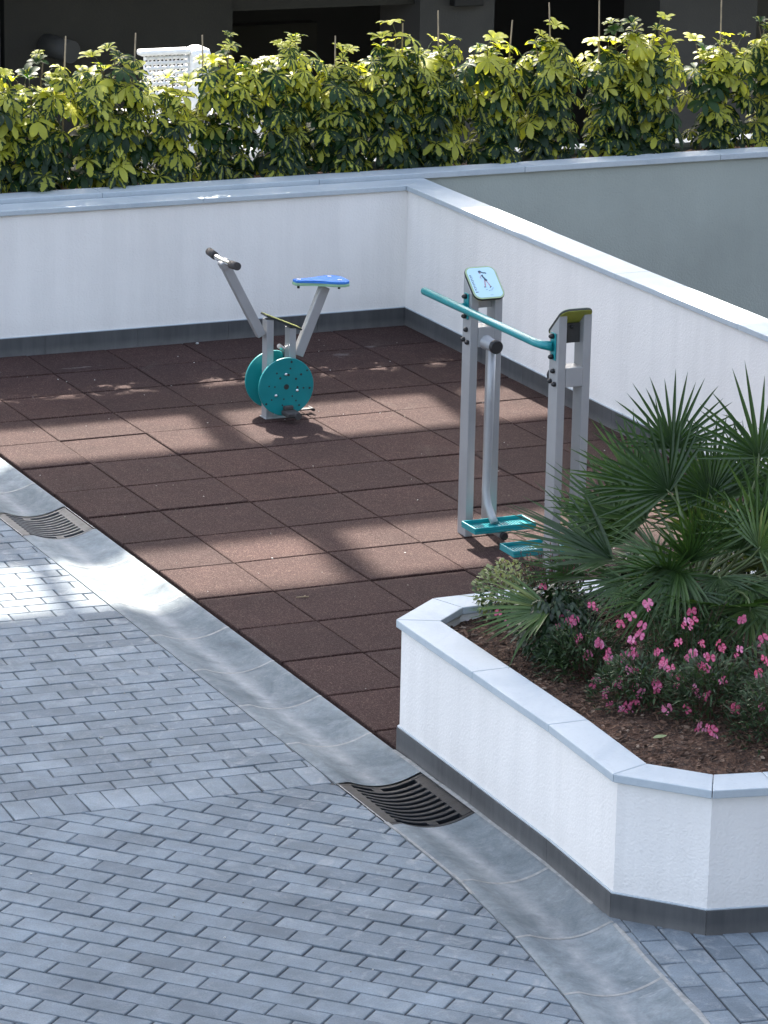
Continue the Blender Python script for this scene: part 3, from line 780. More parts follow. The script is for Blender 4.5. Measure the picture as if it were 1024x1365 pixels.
for x, y in ((0.072, 0.0), (0.282, 0.055), (0.30, -0.045)):
    bkp('saddle_bolt', lambda bm: tube(bm, [MS @ Vector((x, y, 0.7705)), MS @ Vector((x, y, 0.7745))], 0.011, 12), 'bolt', sd)
    bkp('bolt_shank', lambda bm: tube(bm, [MS @ Vector((x, y, 0.722)), MS @ Vector((x, y, 0.7405))], 0.008, 8), 'blackp', sd)
holes = [(550,372),(540,432),(415,467),(447,516),(525,492),(593,532),(640,495),(695,462),(345,582),(398,592),(608,612),(664,622),(720,628),(370,710),(482,712),(560,690),(595,735),(320,745),(470,768),(625,780)]
DX, DZ = -0.008, 0.195
for yy, s in ((-0.102, -1), (0.092, 1)):
    dsc = bkp('flywheel_disc', lambda bm: tube(bm, [(DX, yy + .0075, DZ), (DX, yy + .006, DZ), (DX, yy - .006, DZ), (DX, yy - .0075, DZ)], [.163, .165, .165, .163], 64), 'teal')
    def hl(bm):
        for px, py in holes: 
            x, z = DX + (px - 505) / 245 * .160, DZ - (py - 600) / 260 * .160
            tube(bm, [(x, yy + s * .0065, z), (x, yy + s * .0082, z)], rnd.choice((.0048, .0055, .0068)), 10)
        tube(bm, [(DX, yy + s * .0065, DZ), (DX, yy + s * .0082, DZ)], .0155, 16)
    bkp('hole_pattern', hl, 'dark_edge', dsc)
    for px, py in ((498, 482), (408, 672), (603, 640)):
        x, z = DX + (px - 505) / 245 * .160, DZ - (py - 600) / 260 * .160
        bkp('disc_bolt', lambda bm: dome(bm, (x, yy + s * .0076, z), (0, s, 0), .0085, .009, 10), 'bolt', dsc)
bkp('axle', lambda bm: tube(bm, [(DX, -0.093, DZ), (DX, 0.083, DZ)], 0.03, 16), 'steel')
bkp('guard_bar', lambda bm: tube(bm, [(0.0, 0.02, 0.40), (0.05, 0.06, 0.36), (0.06, 0.06, 0.30)], 0.014, 12), 'chrome')
bkp('crank', lambda bm: box(bm, (-0.028, -0.128, 0.028), (0.032, -0.111, 0.20), .004), 'blackp') if False else None
bkp('pedal', lambda bm: (box(bm, (-0.040, -0.205, 0.038), (0.042, -0.1105, 0.066), .008), box(bm, (-0.030, -0.135, 0.066), (0.028, -0.1105, 0.090), .006), tube(bm, [(0.022, -0.215, 0.046), (0.022, -0.13, 0.046)], .020, 12)), 'grip')
bkp('pedal', lambda bm: (box(bm, (0.085, 0.0, 0.020), (0.205, 0.035, 0.028), .003), tube(bm, [(0.200, -0.02, 0.024), (0.200, 0.05, 0.024)], .0085, 10)), 'blackp')
bkp('foot_plate', lambda bm: box(bm, (-0.105, -0.045, 0.0), (0.088, 0.045, 0.006), .002), 'steel')

# ------------------------------------------------------------------ air walker
WO = (0.83, -4.45, 0.0)
wk = thing('air_walker', 'grey double post air walker with teal grip bar, teal pedals and a picture sign', 'exercise machine', WO)
def wkp(name, fn, m, parent=None, smooth=False):
    bm = bmesh.new(); fn(bm); return wobj(name, bm, m, parent or wk, smooth, WO)
def zA(y): return 1.205 + (y + 4.03) * .839 - .008
def zB(y): return 1.345 - (y + 4.945) * .935 - .008
MYZ = Matrix(((0, 0, 1, 0), (1, 0, 0, 0), (0, 1, 0, 0), (0, 0, 0, 1)))   # prism (y,z) outline extruded along x
for ya, yb, zf in ((-3.99, -3.90, zA), (-4.92, -4.83, zB)):
    for xa in (0.743, 0.873):
        wkp('post', lambda bm: prism(bm, [(ya, 0.0), (yb, 0.0), (yb, zf(yb)), (ya, zf(ya))], xa, xa + .042, .003, MYZ), 'steel')
wkp('cross_box', lambda bm: box(bm, (0.7855, -3.994, 0.962), (0.8725, -3.905, 1.062), .003), 'steel')
wkp('cross_box', lambda bm: box(bm, (0.7855, -4.924, 0.972), (0.8725, -4.832, 1.064), .003), 'steel')
for y0, y1, nm in ((-3.985, -4.105, 'a'), (-4.835, -4.715, 'b')):
    s = -1 if y1 < y0 else 1
    ax = wkp('axle_housing', lambda bm: tube(bm, [(0.829, y0, .985), (0.829, y0 + s * .012, .985), (0.829, y0 + s * .013, .985), (0.829, y1, .985)], [.036, .036, .031, .0305], 24), 'steel')
    wkp('end_cap', lambda bm: tube(bm, [(0.829, y1 - s * .012, .985), (0.829, y1 + s * .004, .985), (0.829, y1 + s * .010, .985)], [.0345, .0345, .030], 24), 'blackp', ax)
wkp('swing_arm', lambda bm: tube(bm, [(.829, -4.058, .965), (.827, -4.058, .70), (.822, -4.058, .36), (.815, -4.062, .255), (.815, -4.085, .185), (.822, -4.125, .13), (.826, -4.15, .105)], .020, 16), 'steel')
wkp('swing_arm', lambda bm: tube(bm, [(.829, -4.765, .965), (.832, -4.765, .70), (.834, -4.765, .34), (.834, -4.755, .24), (.834, -4.70, .15), (.834, -4.62, .09)], .020, 16), 'steel')
def pedal(cx, cy, z):
    def f(bm):
        w, d_ = .168, .078
        box(bm, (cx - w, cy - d_, z), (cx + w, cy + d_, z + .010), .003)
        for a in ((-w, -d_, w, -d_ + .008), (-w, d_ - .008, w, d_), (-w, -d_ + .0085, -w + .008, d_ - .0085), (w - .008, -d_ + .0085, w, d_ - .0085)):
            box(bm, (cx + a[0], cy + a[1], z + .0105), (cx + a[2], cy + a[3], z + .032), .003)
        for half in (-1, 1):
            for k in range(9):
                x = cx + half * (.022 + k * .014)
                box(bm, (x - .003, cy - .050, z + .0103), (x + .003, cy + .050, z + .0145))
    return f
p1 = wkp('pedal', pedal(.835, -4.175, .088), 'teal_paint')
wkp('pedal_stub', lambda bm: tube(bm, [(.826, -4.13, .066), (.826, -4.245, .066)], .0175, 14), 'steel', p1)
wkp('stub_cap', lambda bm: tube(bm, [(.826, -4.2455, .066), (.826, -4.262, .066)], [.021, .019], 14), 'blackp', p1)
p2 = wkp('pedal', pedal(.835, -4.60, .088), 'teal_paint')
wkp('pedal_stub', lambda bm: tube(bm, [(.834, -4.53, .068), (.834, -4.65, .068)], .0175, 14), 'steel', p2)
gb = wkp('grip_bar', lambda bm: (tube(bm, [(.690, -3.560, 1.165), (.690, -3.566, 1.165), (.690, -4.60, 1.165), (.690, -4.79, 1.165), (.700, -4.84, 1.165), (.736, -4.876, 1.163)], [.016, .0195, .0195, .0195, .0205, .024], 18), tube(bm, [(.690, -3.945, 1.163), (.740, -3.945, 1.163)], .017, 14)), 'teal_paint')
for y in (-3.945, -4.876):
    wkp('flange', lambda bm: box(bm, (.7365, y - .024, 1.098), (.7425, y + .024, 1.228), .0028), 'teal_paint', gb)
    for z in (1.212, 1.114):
        wkp('nut_cap', lambda bm: dome(bm, (.7362, y, z), (-1, 0, 0), .0125, .024), 'blackp', gb)
    yc = y
    for dy, z in ((-.005, 1.046), (.022, .992), (-.022, .986)):
        wkp('nut_cap', lambda bm: dome(bm, (.7427, yc + dy, z), (-1, 0, 0), .0118, .020), 'blackp')
    wkp('nut_cap', lambda bm: dome(bm, (.9153, yc, .99), (1, 0, 0), .0118, .018), 'blackp')
wkp('sign_bracket', lambda bm: box(bm, (.7855, -4.885, 1.175), (.8725, -4.872, 1.268), .002), 'dark_light')
for x, z in ((.828, 1.252), (.797, 1.192)):
    wkp('bracket_bolt', lambda bm: dome(bm, (x, -4.8855, z), (0, -1, 0), .009, .010), 'blackp')
wkp('sign_bracket', lambda bm: box(bm, (.7855, -3.952, 1.15), (.8725, -3.940, 1.225), .002), 'steel')
def rrect(w, h, r, n=7):
    o = []
    for cx, cy, a0 in ((w / 2 - r, h / 2 - r, 0), (-w / 2 + r, h / 2 - r, 90), (-w / 2 + r, -h / 2 + r, 180), (w / 2 - r, -h / 2 + r, 270)):
        for k in range(n + 1):
            a = R(a0 + 90 * k / n); o.append((cx + r * math.cos(a), cy + r * math.sin(a)))
    return o
def signs(top, bot, flip, full):
    t, b = Vector((.829, *top)), Vector((.829, *bot)); up = (t - b); h = up.length; up.normalize()
    ex = Vector((-1 if flip else 1, 0, 0)); n = ex.cross(up)
    mx = Matrix((ex, up, n)).transposed().to_4x4(); mx.translation = (t + b) / 2
    W_ = .168
    s = wkp('sign_board', lambda bm: prism(bm, rrect(W_, h, .038), -.003, .007, .0025, mx), 'dark_edge')
    wkp('sign_back', lambda bm: prism(bm, rrect(W_ - .004, h - .004, .036), -.006, -.0032, .001, mx), 'olive', s)
    wkp('sign_rim', lambda bm: prism(bm, rrect(W_ - .004, h - .004, .036), .0072, .0092, .0008, mx), 'sign_rim', s)
    f = wkp('sign_face', lambda bm: prism(bm, rrect(W_ - .020, h - .020, .029), .0094, .0102, 0, mx), 'sign_face', s)
    if not full: return
    k = h / .2
    def poly(bm, p, z=.0108): 
        q = [(a * k, b * k) for a, b in p]
        bm.faces.new([bm.verts.new(mx @ Vector((x, y, z))) for x, y in q])
    def ell(bm, cx, cy, a, b, rot=0, z=.0108, n=14):
        poly(bm, [(cx + a * math.cos(2 * math.pi * i / n) * math.cos(rot) - b * math.sin(2 * math.pi * i / n) * math.sin(rot), cy + a * math.cos(2 * math.pi * i / n) * math.sin(rot) + b * math.sin(2 * math.pi * i / n) * math.cos(rot)) for i in range(n)], z)
    def limb(bm, p, w, z):
        for (x0, y0), (x1, y1) in zip(p, p[1:]):
            d = Vector((x1 - x0, y1 - y0)); nn = Vector((-d.y, d.x)).normalized() * w
            poly(bm, [(x0 + nn.x, y0 + nn.y), (x0 - nn.x, y0 - nn.y), (x1 - nn.x * .7, y1 - nn.y * .7), (x1 + nn.x * .7, y1 + nn.y * .7)], z)
    # walking figure print: hair and ponytail, top, legs, shoes
    def dark(bm):
        ell(bm, -.006, .066, .0085, .0065, .3); limb(bm, [(0, .064), (.012, .056), (.019, .058), (.026, .052)], .0040, .0109)
        limb(bm, [(-.001, .046), (.002, .030), (.010, .018)], .0050, .0110); ell(bm, .010, .014, .0085, .006, -.4)
        limb(bm, [(-.014, -.028), (-.003, -.030)], .0026, .0110); limb(bm, [(.016, -.034), (.026, -.026)], .0028, .0110)
    def skin(bm):
        ell(bm, -.007, .058, .0055, .0065, 0, .0105); limb(bm, [(-.001, .042), (-.014, .034), (-.010, .022)], .0022, .0105)
        limb(bm, [(.004, .012), (-.001, -.008), (-.006, -.028)], .0042, .0105); limb(bm, [(.010, .010), (.017, -.010), (.022, -.028)], .0040, .0105)
    def pale(bm):
        for x, y in ((-.004, -.046), (.010, -.052), (.022, -.050), (.030, -.040)):
            limb(bm, [(x - .006, y), (x + .005, y + .003)], .0022, .0106)
        limb(bm, [(0.004, -.078), (.020, -.078)], .0016, .0106)
    def letters(bm):
        for i in range(9):
            y = .048 - i * .0108
            limb(bm, [(-.066, y), (-.056, y)], .0013, .0107); limb(bm, [(-.0655, y), (-.0655, y - .0068)], .0013, .0107)
            if i % 2: limb(bm, [(-.057, y - .001), (-.057, y - .0068)], .0013, .0107)
            else: limb(bm, [(-.066, y - .006), (-.058, y - .006)], .0012, .0107)
        limb(bm, [(-.068, -.056), (-.052, -.056)], .0024, .0107)
    for nm, fn, mm in (('sign_print', dark, 'ink'), ('sign_print', skin, 'skin_ink'), ('sign_print', pale, 'pale_ink'), ('sign_print', letters, 'ink')):
        wkp(nm, fn, mm, s)
signs((-3.875, 1.335), (-4.03, 1.205), False, True)
signs((-4.945, 1.345), (-4.79, 1.20), True, False)

# ------------------------------------------------------------------ hedge of variegated plants
OB = [(0, .10), (.14, .30), (.36, .72), (.60, 1.0), (.82, .86), (.95, .45), (1, .10)]
LAN = [(0, .15), (.35, 1), (.7, .75), (1, .05)]
def umbrella_plant(label, x, y, h, wid, nw, seed, cane):
    rnd.seed(seed)
    z0 = 0.865
    t = thing('umbrella_plant', label, 'hedge plant', (x, y, z0), 0, 'variegated umbrella plants of the hedge')
    stems = []; bm = bmesh.new(); NSTEM = 5
    for k in range(NSTEM):
        a = k * 1.2566 + rnd.uniform(0, 1.0); r = wid * rnd.uniform(.35, .75); hh = h * (1.0 if k == 0 else rnd.uniform(.80, .98))
        if k == 0: r *= .4
        b = Vector((rnd.uniform(-.06, .06), rnd.uniform(-.04, .04), 0)); tip = Vector((r * math.cos(a), r * math.sin(a) * .6, hh - .05))
        mid = b.lerp(tip, .5) + Vector((rnd.uniform(-.03, .03), rnd.uniform(-.02, .02), 0))
        P = [b, b.lerp(mid, .5), mid, mid.lerp(tip, .5), tip]; stems.append(P)
        tube(bm, P, [.008, .007, .006, .005, .003], 6)
    L = Leaves(); pet = bmesh.new()
    for i in range(nw):
        P = stems[i % NSTEM]; u = (i / nw) ** .95 * .95 + .02; tip_ = i >= nw - 2 * NSTEM
        if tip_: u = 1.0 - (.0 if i >= nw - NSTEM else rnd.uniform(.06, .12))
        q = min(3.999, u * 4); k = int(q); o = P[k].lerp(P[k + 1], q - k)
        a = rnd.uniform(0, 6.283) if rnd.random() < .55 else rnd.uniform(3.4, 6.0)
        zz = o.z / h
        reach = wid * rnd.uniform(.45, .85) * (.3 if tip_ else 1.0)
        out = Vector((math.cos(a), math.sin(a) * .8, 0))
        c = o + out * reach + Vector((0, 0, rnd.uniform(.0, .06)))
        lim = wid * (.88 if zz < .8 else .85)
        c.x = max(-lim, min(lim, c.x)); c.y = max(-.19, min(.17, c.y))
        if c.z < .06: c.z = .06 + rnd.uniform(0, .06)
        tube(pet, [o, o.lerp(c, .6) + Vector((0, 0, .014)), c], .0017, 4, caps=False)
        axis = (out * rnd.uniform(.25, .8) + Vector((0, -.25, rnd.uniform(.6, 1.0)))).normalized()
        if tip_: axis = (axis + Vector((0, 0, 1.2))).normalized()
        e1 = axis.orthogonal().normalized(); e2 = axis.cross(e1)
        n = rnd.choice((6, 7, 8, 8)); ph = rnd.uniform(0, 6.28)
        size = rnd.uniform(.062, .116) * (0.9 if tip_ else 1.0)
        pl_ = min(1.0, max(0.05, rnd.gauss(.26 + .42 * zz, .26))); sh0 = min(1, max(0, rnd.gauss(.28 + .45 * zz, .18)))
        el = rnd.uniform(-.45, .0) + (.75 if tip_ else 0)
        for m_ in range(n):
            b = ph + 2 * math.pi * m_ / n + rnd.gauss(0, .08)
            rad = e1 * math.cos(b) + e2 * math.sin(b)
            d = (rad + axis * (el + rnd.gauss(0, .1))).normalized()
            sz_ = size * rnd.uniform(.75, 1.1)
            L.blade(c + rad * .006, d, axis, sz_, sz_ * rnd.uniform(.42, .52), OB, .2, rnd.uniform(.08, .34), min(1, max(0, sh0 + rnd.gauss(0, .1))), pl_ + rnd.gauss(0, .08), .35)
    pm_ = bpy.data.meshes.new('tmp'); pet.to_mesh(pm_); pet.free(); bm.faces.ensure_lookup_table(); k0 = len(bm.faces); bm.from_mesh(pm_); bpy.data.meshes.remove(pm_)
    for i_, f_ in enumerate(bm.faces): f_.material_index = 0 if i_ < k0 else 1
    obj('stem', bm, ['bark', 'petiole'], t)
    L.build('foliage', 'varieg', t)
    if cane:
        bm = bmesh.new(); lean = rnd.uniform(-.03, .03)
        tube(bm, [(cane[0] - lean, .0, 0), (cane[0], .0, cane[1] * .6), (cane[0] + lean, 0, cane[1])], [.006, .0055, .0045], 7)
        obj('support_cane', bm, 'cane', t)
    return t
HED = [  # x, top z over soil, half-width, whorls, cane (dx, top), label
 (-0.55, .92, .22, 100, None, 'yellow green umbrella plant beyond the left end of the hedge in view'),
 (-0.12, .90, .21, 100, None, 'yellow green umbrella plant cut off by the left edge, first in the hedge'),
 (0.27, .92, .22, 96, (.18, 0.95), 'open leggy umbrella plant second from the left end of the hedge'),
 (0.76, .93, .25, 130, (.14, 0.95), 'wide bright umbrella plant just left of the white garden chair'),
 (1.14, .74, .18, 60, (.22, 0.92), 'shorter umbrella plant standing in front of the white garden chair'),
 (1.49, .95, .21, 96, None, 'umbrella plant with a yellow tuft just right of the white chair back'),
 (1.93, .96, .20, 100, None, 'tall narrow umbrella plant at the left edge of the first black opening'),
 (2.27, .85, .20, 104, (-.02, 0.88), 'dense umbrella plant in the middle of the first black opening'),
 (2.61, .98, .19, 108, (.10, 0.94), 'tall umbrella plant at the right side of the first black opening'),
 (2.95, .90, .20, 104, (.02, 1.01), 'umbrella plant with bare cane tip before the broad grey pillar'),
 (3.34, .89, .19, 100, (.12, 0.93), 'umbrella plant at the right edge of the broad grey pillar'),
 (3.74, .95, .19, 92, (.03, 1.03), 'umbrella plant with bare cane tip at the left of the second black opening'),
 (4.20, .92, .19, 96, (-.08, 1.05), 'bushy umbrella plant at the right of the second black opening'),
 (4.50, .97, .19, 96, None, 'leafy umbrella plant with a high tuft before the left edge of the grey wall panel'),
 (5.00, .83, .20, 84, (.02, 1.12), 'umbrella plant with the longest bare cane tip'),
 (5.46, .95, .20, 88, None, 'umbrella plant cut off by the right edge of the photo'),
 (5.90, .90, .20, 84, None, 'umbrella plant beyond the right end of the hedge in view'),
]
for i, (x, h, w, n, cane, lab) in enumerate(HED): umbrella_plant(lab, x, 1.085, h * .955, w * 1.06, int(n * 1.36), 100 + i, cane)

# ------------------------------------------------------------------ fan palm
rnd.seed(5)
PB = Vector((0.16, -7.33, 0.49))
pm = thing('fan_palm', 'bushy fan palm with stiff dark green fronds rising from the white planter', 'palm', PB)
bm = bmesh.new()
tube(bm, [(0, 0, -.03), (0, 0, .10), (.01, 0, .22), (.01, 0, .30)], [.11, .12, .10, .05], 14); obj('trunk', bm, 'fibre', pm)
FR = [
(0.174,-7.031,1.248, 0.133,0.287,0.949, -0.399,-0.861,0.316, 0.317,88),
(0.423,-7.295,1.253, 0.049,0.272,0.961, -0.395,-0.879,0.269, 0.360,85),
(0.353,-7.449,1.012, -0.227,0.233,0.946, -0.311,-0.938,0.156, 0.329,95),
(0.316,-7.112,1.053, -0.378,0.379,0.845, -0.289,-0.915,0.281, 0.360,80),
(0.121,-7.109,1.090, -0.612,0.388,0.690, -0.190,-0.918,0.348, 0.390,75),
(-0.149,-7.157,0.840, -0.893,0.341,0.294, 0.157,-0.376,0.913, 0.464,62),
(-0.507,-7.303,0.717, -0.976,0.205,-0.079, -0.142,-0.316,0.938, 0.342,60),
(-0.054,-7.711,0.778, -0.557,-0.477,-0.680, -0.334,-0.621,0.709, 0.268,85),
(0.111,-7.803,0.796, -0.306,-0.597,-0.742, -0.316,-0.671,0.671, 0.262,90),
(-0.075,-7.556,0.915, -0.868,-0.220,-0.445, -0.308,-0.464,0.831, 0.342,75),
(0.101,-6.968,0.935, -0.740,0.486,0.466, -0.040,-0.722,0.690, 0.360,65),
(0.293,-7.390,0.899, 0.150,-0.122,0.981, -0.548,-0.836,-0.020, 0.290,85),
(0.153,-7.301,0.920, -0.384,-0.154,0.911, 0.223,-0.972,-0.071, 0.275,80),
(0.403,-7.590,0.864, 0.616,-0.593,0.519, -0.753,-0.250,0.608, 0.336,85),
(0.599,-7.267,1.103, 0.524,0.018,0.851, -0.481,-0.818,0.314, 0.351,85),
(0.397,-7.757,0.726, 0.450,-0.808,-0.380, -0.266,-0.528,0.807, 0.305,80),
(-0.145,-7.482,0.769, -0.770,-0.275,-0.576, -0.390,-0.512,0.766, 0.244,80),
(0.120,-7.546,0.851, -0.353,-0.796,-0.491, -0.206,-0.446,0.871, 0.259,85),
(0.104,-6.830,0.814, -0.516,0.624,0.586, -0.223,-0.759,0.612, 0.336,70),
(0.554,-7.020,1.029, 0.268,0.382,0.884, -0.374,-0.805,0.461, 0.305,80),
(0.367,-6.891,0.901, 0.083,0.457,0.886, -0.358,-0.816,0.454, 0.259,80),
(0.701,-7.375,0.964, 0.869,-0.277,0.409, -0.488,-0.607,0.627, 0.336,80),
(-0.211,-7.037,0.744, -0.932,0.346,0.109, 0.023,-0.244,0.969, 0.305,60),
(0.016,-7.244,0.856, -0.926,0.053,0.374, 0.326,-0.385,0.863, 0.290,75),
(0.263,-7.487,0.741, -0.222,-0.847,-0.484, -0.204,-0.445,0.872, 0.259,90),
(0.409,-7.441,0.775, 0.064,-0.972,-0.227, -0.219,-0.236,0.947, 0.290,85),
(0.148,-7.476,0.751, -0.636,-0.554,-0.537, -0.268,-0.494,0.827, 0.259,85),
(0.572,-7.280,0.824, 0.303,-0.398,0.866, -0.840,-0.541,0.045, 0.336,85),
(0.499,-7.201,0.746, 0.049,0.007,0.999, -0.454,-0.890,0.029, 0.305,85),
(0.423,-7.022,0.785, -0.100,0.220,0.970, -0.315,-0.932,0.179, 0.305,85),
(0.031,-7.350,0.743, -0.813,-0.410,-0.412, -0.218,-0.443,0.870, 0.244,80),
(-0.158,-7.287,0.793, -0.946,-0.121,-0.299, -0.246,-0.329,0.911, 0.275,70),
(0.651,-7.223,0.960, 0.237,0.071,0.969, -0.493,-0.851,0.182, 0.320,85),
(0.539,-7.570,0.813, 0.487,-0.868,-0.098, -0.403,-0.324,0.856, 0.336,80),
(0.105,-6.874,1.050, -0.576,0.472,0.667, -0.164,-0.867,0.471, 0.320,65)
]
BL = [(0, .30), (.14, .85), (.32, 1.0), (.58, .80), (.82, .45), (1, .03)]
def frond(hub, d, n, rad, A):
    hub, d, n = Vector(hub) - PB, Vector(d).normalized(), Vector(n).normalized()
    side = d.cross(n).normalized(); n = side.cross(d)
    L = Leaves(); N = rnd.randint(19, 24); sh = rnd.uniform(.10, .72)
    if hub.x > .12 and hub.z < .34 and rnd.random() < .3: sh = .97
    for k in range(N):
        f = k / (N - 1) * 2 - 1; a = R(A) * f + rnd.gauss(0, .012)
        r = d * math.cos(a) + side * math.sin(a)
        cup = n * (.10 + .22 * f * f)                                   # the fan folds forward at its sides
        dd = (r + cup + rv() * .02).normalized()
        ln = rad * (1.08 - .26 * abs(f) ** 2.2) * rnd.uniform(.86, 1.06)
        bent = rnd.random() < .07
        L.blade(hub + dd * rad * .02, dd, n, ln, rad * .050, BL, .6, rnd.uniform(.02, .12) + (.34 if bent else 0) + max(0, -d.z) * .15, min(1, max(0, sh + rnd.gauss(0, .13))), .5)
    fr = L.build('frond', 'palm', pm, smooth=False)
    bm = bmesh.new()
    root = Vector((rnd.uniform(-.05, .05), rnd.uniform(-.05, .05), rnd.uniform(.12, .26)))
    v = hub - root
    c1 = root + Vector((v.x * .25, v.y * .25, max(.04, v.z * .55)))
    c2 = hub - d * (v.length * .3)
    P = [root * (1 - t) ** 3 + c1 * 3 * t * (1 - t) ** 2 + c2 * 3 * t * t * (1 - t) + hub * t ** 3 for t in [i / 8 for i in range(9)]]
    P.append(hub + d * rad * .05)
    tube(bm, P, [.0085 - .0005 * i for i in range(10)], 7)
    obj('petiole', bm, 'petiole', fr)
for _ in range(30):
    a = rnd.uniform(0, 6.283); el = rnd.uniform(-.1, .9); rr = rnd.uniform(.28, .60)
    o = Vector((math.cos(a) * math.cos(el), math.sin(a) * math.cos(el), math.sin(el)))
    if o.y < -.2 and o.x < -.1: rr *= .72
    hb_ = PB + Vector((.05, .02, .20)) + o * rr
    dv = (o + Vector((0, 0, rnd.uniform(-.5, .5))) + rv() * .25).normalized()
    nv = Vector((-.4, -.85, .25)) + Vector((0, 0, rnd.uniform(.2, 1.2))) + rv() * .4
    nv = nv - dv * nv.dot(dv)
    FR.append((*hb_, *dv, *nv.normalized(), rnd.uniform(.25, .36), rnd.uniform(65, 95)))
for q in FR: frond(q[0:3], q[3:6], q[6:9], q[9], q[10])

# ------------------------------------------------------------------ small planting
rnd.seed(11)
FL = [(-0.45,-7.35,0.70),(-0.48,-7.34,0.67),(-0.50,-7.38,0.64),(-0.47,-7.49,0.65),(-0.48,-7.60,0.62),(-0.45,-7.62,0.64),(-0.44,-7.67,0.64),(-0.46,-7.71,0.61),(-0.42,-7.75,0.64),(-0.40,-7.79,0.65),(-0.43,-7.83,0.61),(-0.48,-7.83,0.56),(-0.51,-7.72,0.55),(-0.52,-7.81,0.52),(-0.45,-7.92,0.57),(-0.45,-7.97,0.56),(-0.48,-7.97,0.53),(-0.50,-7.95,0.51),(-0.54,-7.88,0.48),(-0.52,-7.96,0.49),(-0.34,-7.67,0.75),(-0.37,-7.64,0.72),(-0.33,-7.74,0.74),(-0.35,-7.76,0.72),(-0.38,-7.75,0.69),(-0.40,-7.45,0.74),(-0.35,-7.89,0.68),(-0.35,-7.96,0.67),(-0.35,-8.01,0.65),(-0.35,-8.06,0.64),(-0.40,-7.99,0.61),(-0.41,-8.02,0.59),(-0.29,-7.96,0.73),(-0.28,-8.05,0.72),(-0.25,-8.06,0.75),(-0.29,-8.05,0.70),(-0.28,-8.12,0.70),(-0.26,-8.15,0.72),(-0.28,-8.16,0.69),(-0.22,-8.16,0.76),(-0.19,-8.24,0.78),(-0.27,-8.27,0.68),(-0.34,-8.18,0.63),(-0.32,-8.24,0.63),(-0.43,-8.13,0.54),(-0.39,-8.22,0.56),(-0.39,-8.31,0.54),(-0.38,-8.39,0.53),(-0.29,-8.40,0.62),(-0.24,-8.49,0.66),(-0.19,-8.38,0.73),(-0.22,-7.94,0.81),(-0.15,-8.36,0.79),(-0.59,-7.02,0.63),(-0.59,-7.10,0.61),(-0.48,-7.16,0.72),(-0.45,-7.13,0.76),(-0.46,-7.39,0.68),(-0.46,-7.42,0.68)]
FLB = [[] for _ in range(7)]
BUSH = [(-0.46, -7.50, .17, .20), (-0.40, -7.88, .19, .17), (-0.27, -8.17, .17, .22), (-0.16, -8.50, .18, .24), (-0.14, -7.78, .20, .30), (0.02, -8.25, .20, .30), (0.10, -8.62, .2, .30)]
HIDE = [(0.55, -6.86, .22, .30), (0.98, -6.92, .24, .32), (0.20, -6.83, .18, .24)]
LABB = ['pink flowering gaura beside the dark leafy shrub, deepest pink blooms', 'low pink flowering gaura spreading over the bare mulch in the middle of the bed',
        'pink flowering gaura with the thickest cluster of blooms', 'pink flowering gaura at the right edge nearest the planter coping',
        'gaura with few pink flowers under the palm fronds', 'gaura behind the thickest bloom cluster, below drooping fronds', 'gaura at the right edge, mostly dark green leaves']
for p in FL:
    if p[1] > -7.2: continue
    i = min(range(7), key=lambda k: (BUSH[k][0] - p[0]) ** 2 + (BUSH[k][1] - p[1]) ** 2); FLB[i].append(p)
def flower_mesh():
    L = Leaves()
    PT = [(0, .12), (.3, .6), (.65, 1), (.9, .8), (1, .3)]
    for k, a in enumerate((-50, 25, 90, 155, 230)[:4] if False else (-35, 35, 145, 215)):
        r = Vector((math.cos(R(a)), 0.0, math.sin(R(a)))); d = (r + Vector((0, -.28, .12))).normalized()
        L.blade(Vector((0, 0, 0)) + r * .0015, d, Vector((0, -1, .2)), .0168, .0155, PT, -.2, .08, .5, .5)
    o = L.build('flower', 'petal'); me = o.data
    bpy.data.objects.remove(o); return me
FM = flower_mesh()
def add_flower(parent, p, s):
    o = bpy.data.objects.new('flower', FM); COL.objects.link(o); o.parent = parent
    o.location = p; o.rotation_euler = (rnd.uniform(-.7, .5), rnd.uniform(-.6, .6), rnd.uniform(-1.3, .6)); o.scale = (s, s, s)
def leaf_bush(L, n, r, h, ln, wd, flat=.8, drp=.3, pale=.5, top=0.0):
    for _ in range(n):
        a = rnd.uniform(0, 6.283); q = rnd.random() ** .45; el = rnd.random() ** .8
        rad = r * q * math.sqrt(max(.04, 1 - (el * .92) ** 2)) 
        c = Vector((rad * math.cos(a), rad * math.sin(a) * flat, .02 + h * el * (0.6 + .4 * q)))
        d = Vector((math.cos(a) * (1 - .4 * el), math.sin(a) * (1 - .4 * el), rnd.uniform(.1, 1.1))) + rv() * .55
        L.blade(c, d, Vector((0, 0, 1)) + rv() * .4, ln * rnd.uniform(.65, 1.25), wd * rnd.uniform(.8, 1.2), LAN, .2, rnd.uniform(0, drp), min(1, max(0, rnd.gauss(.25 + .55 * el * q, .2))), pale)
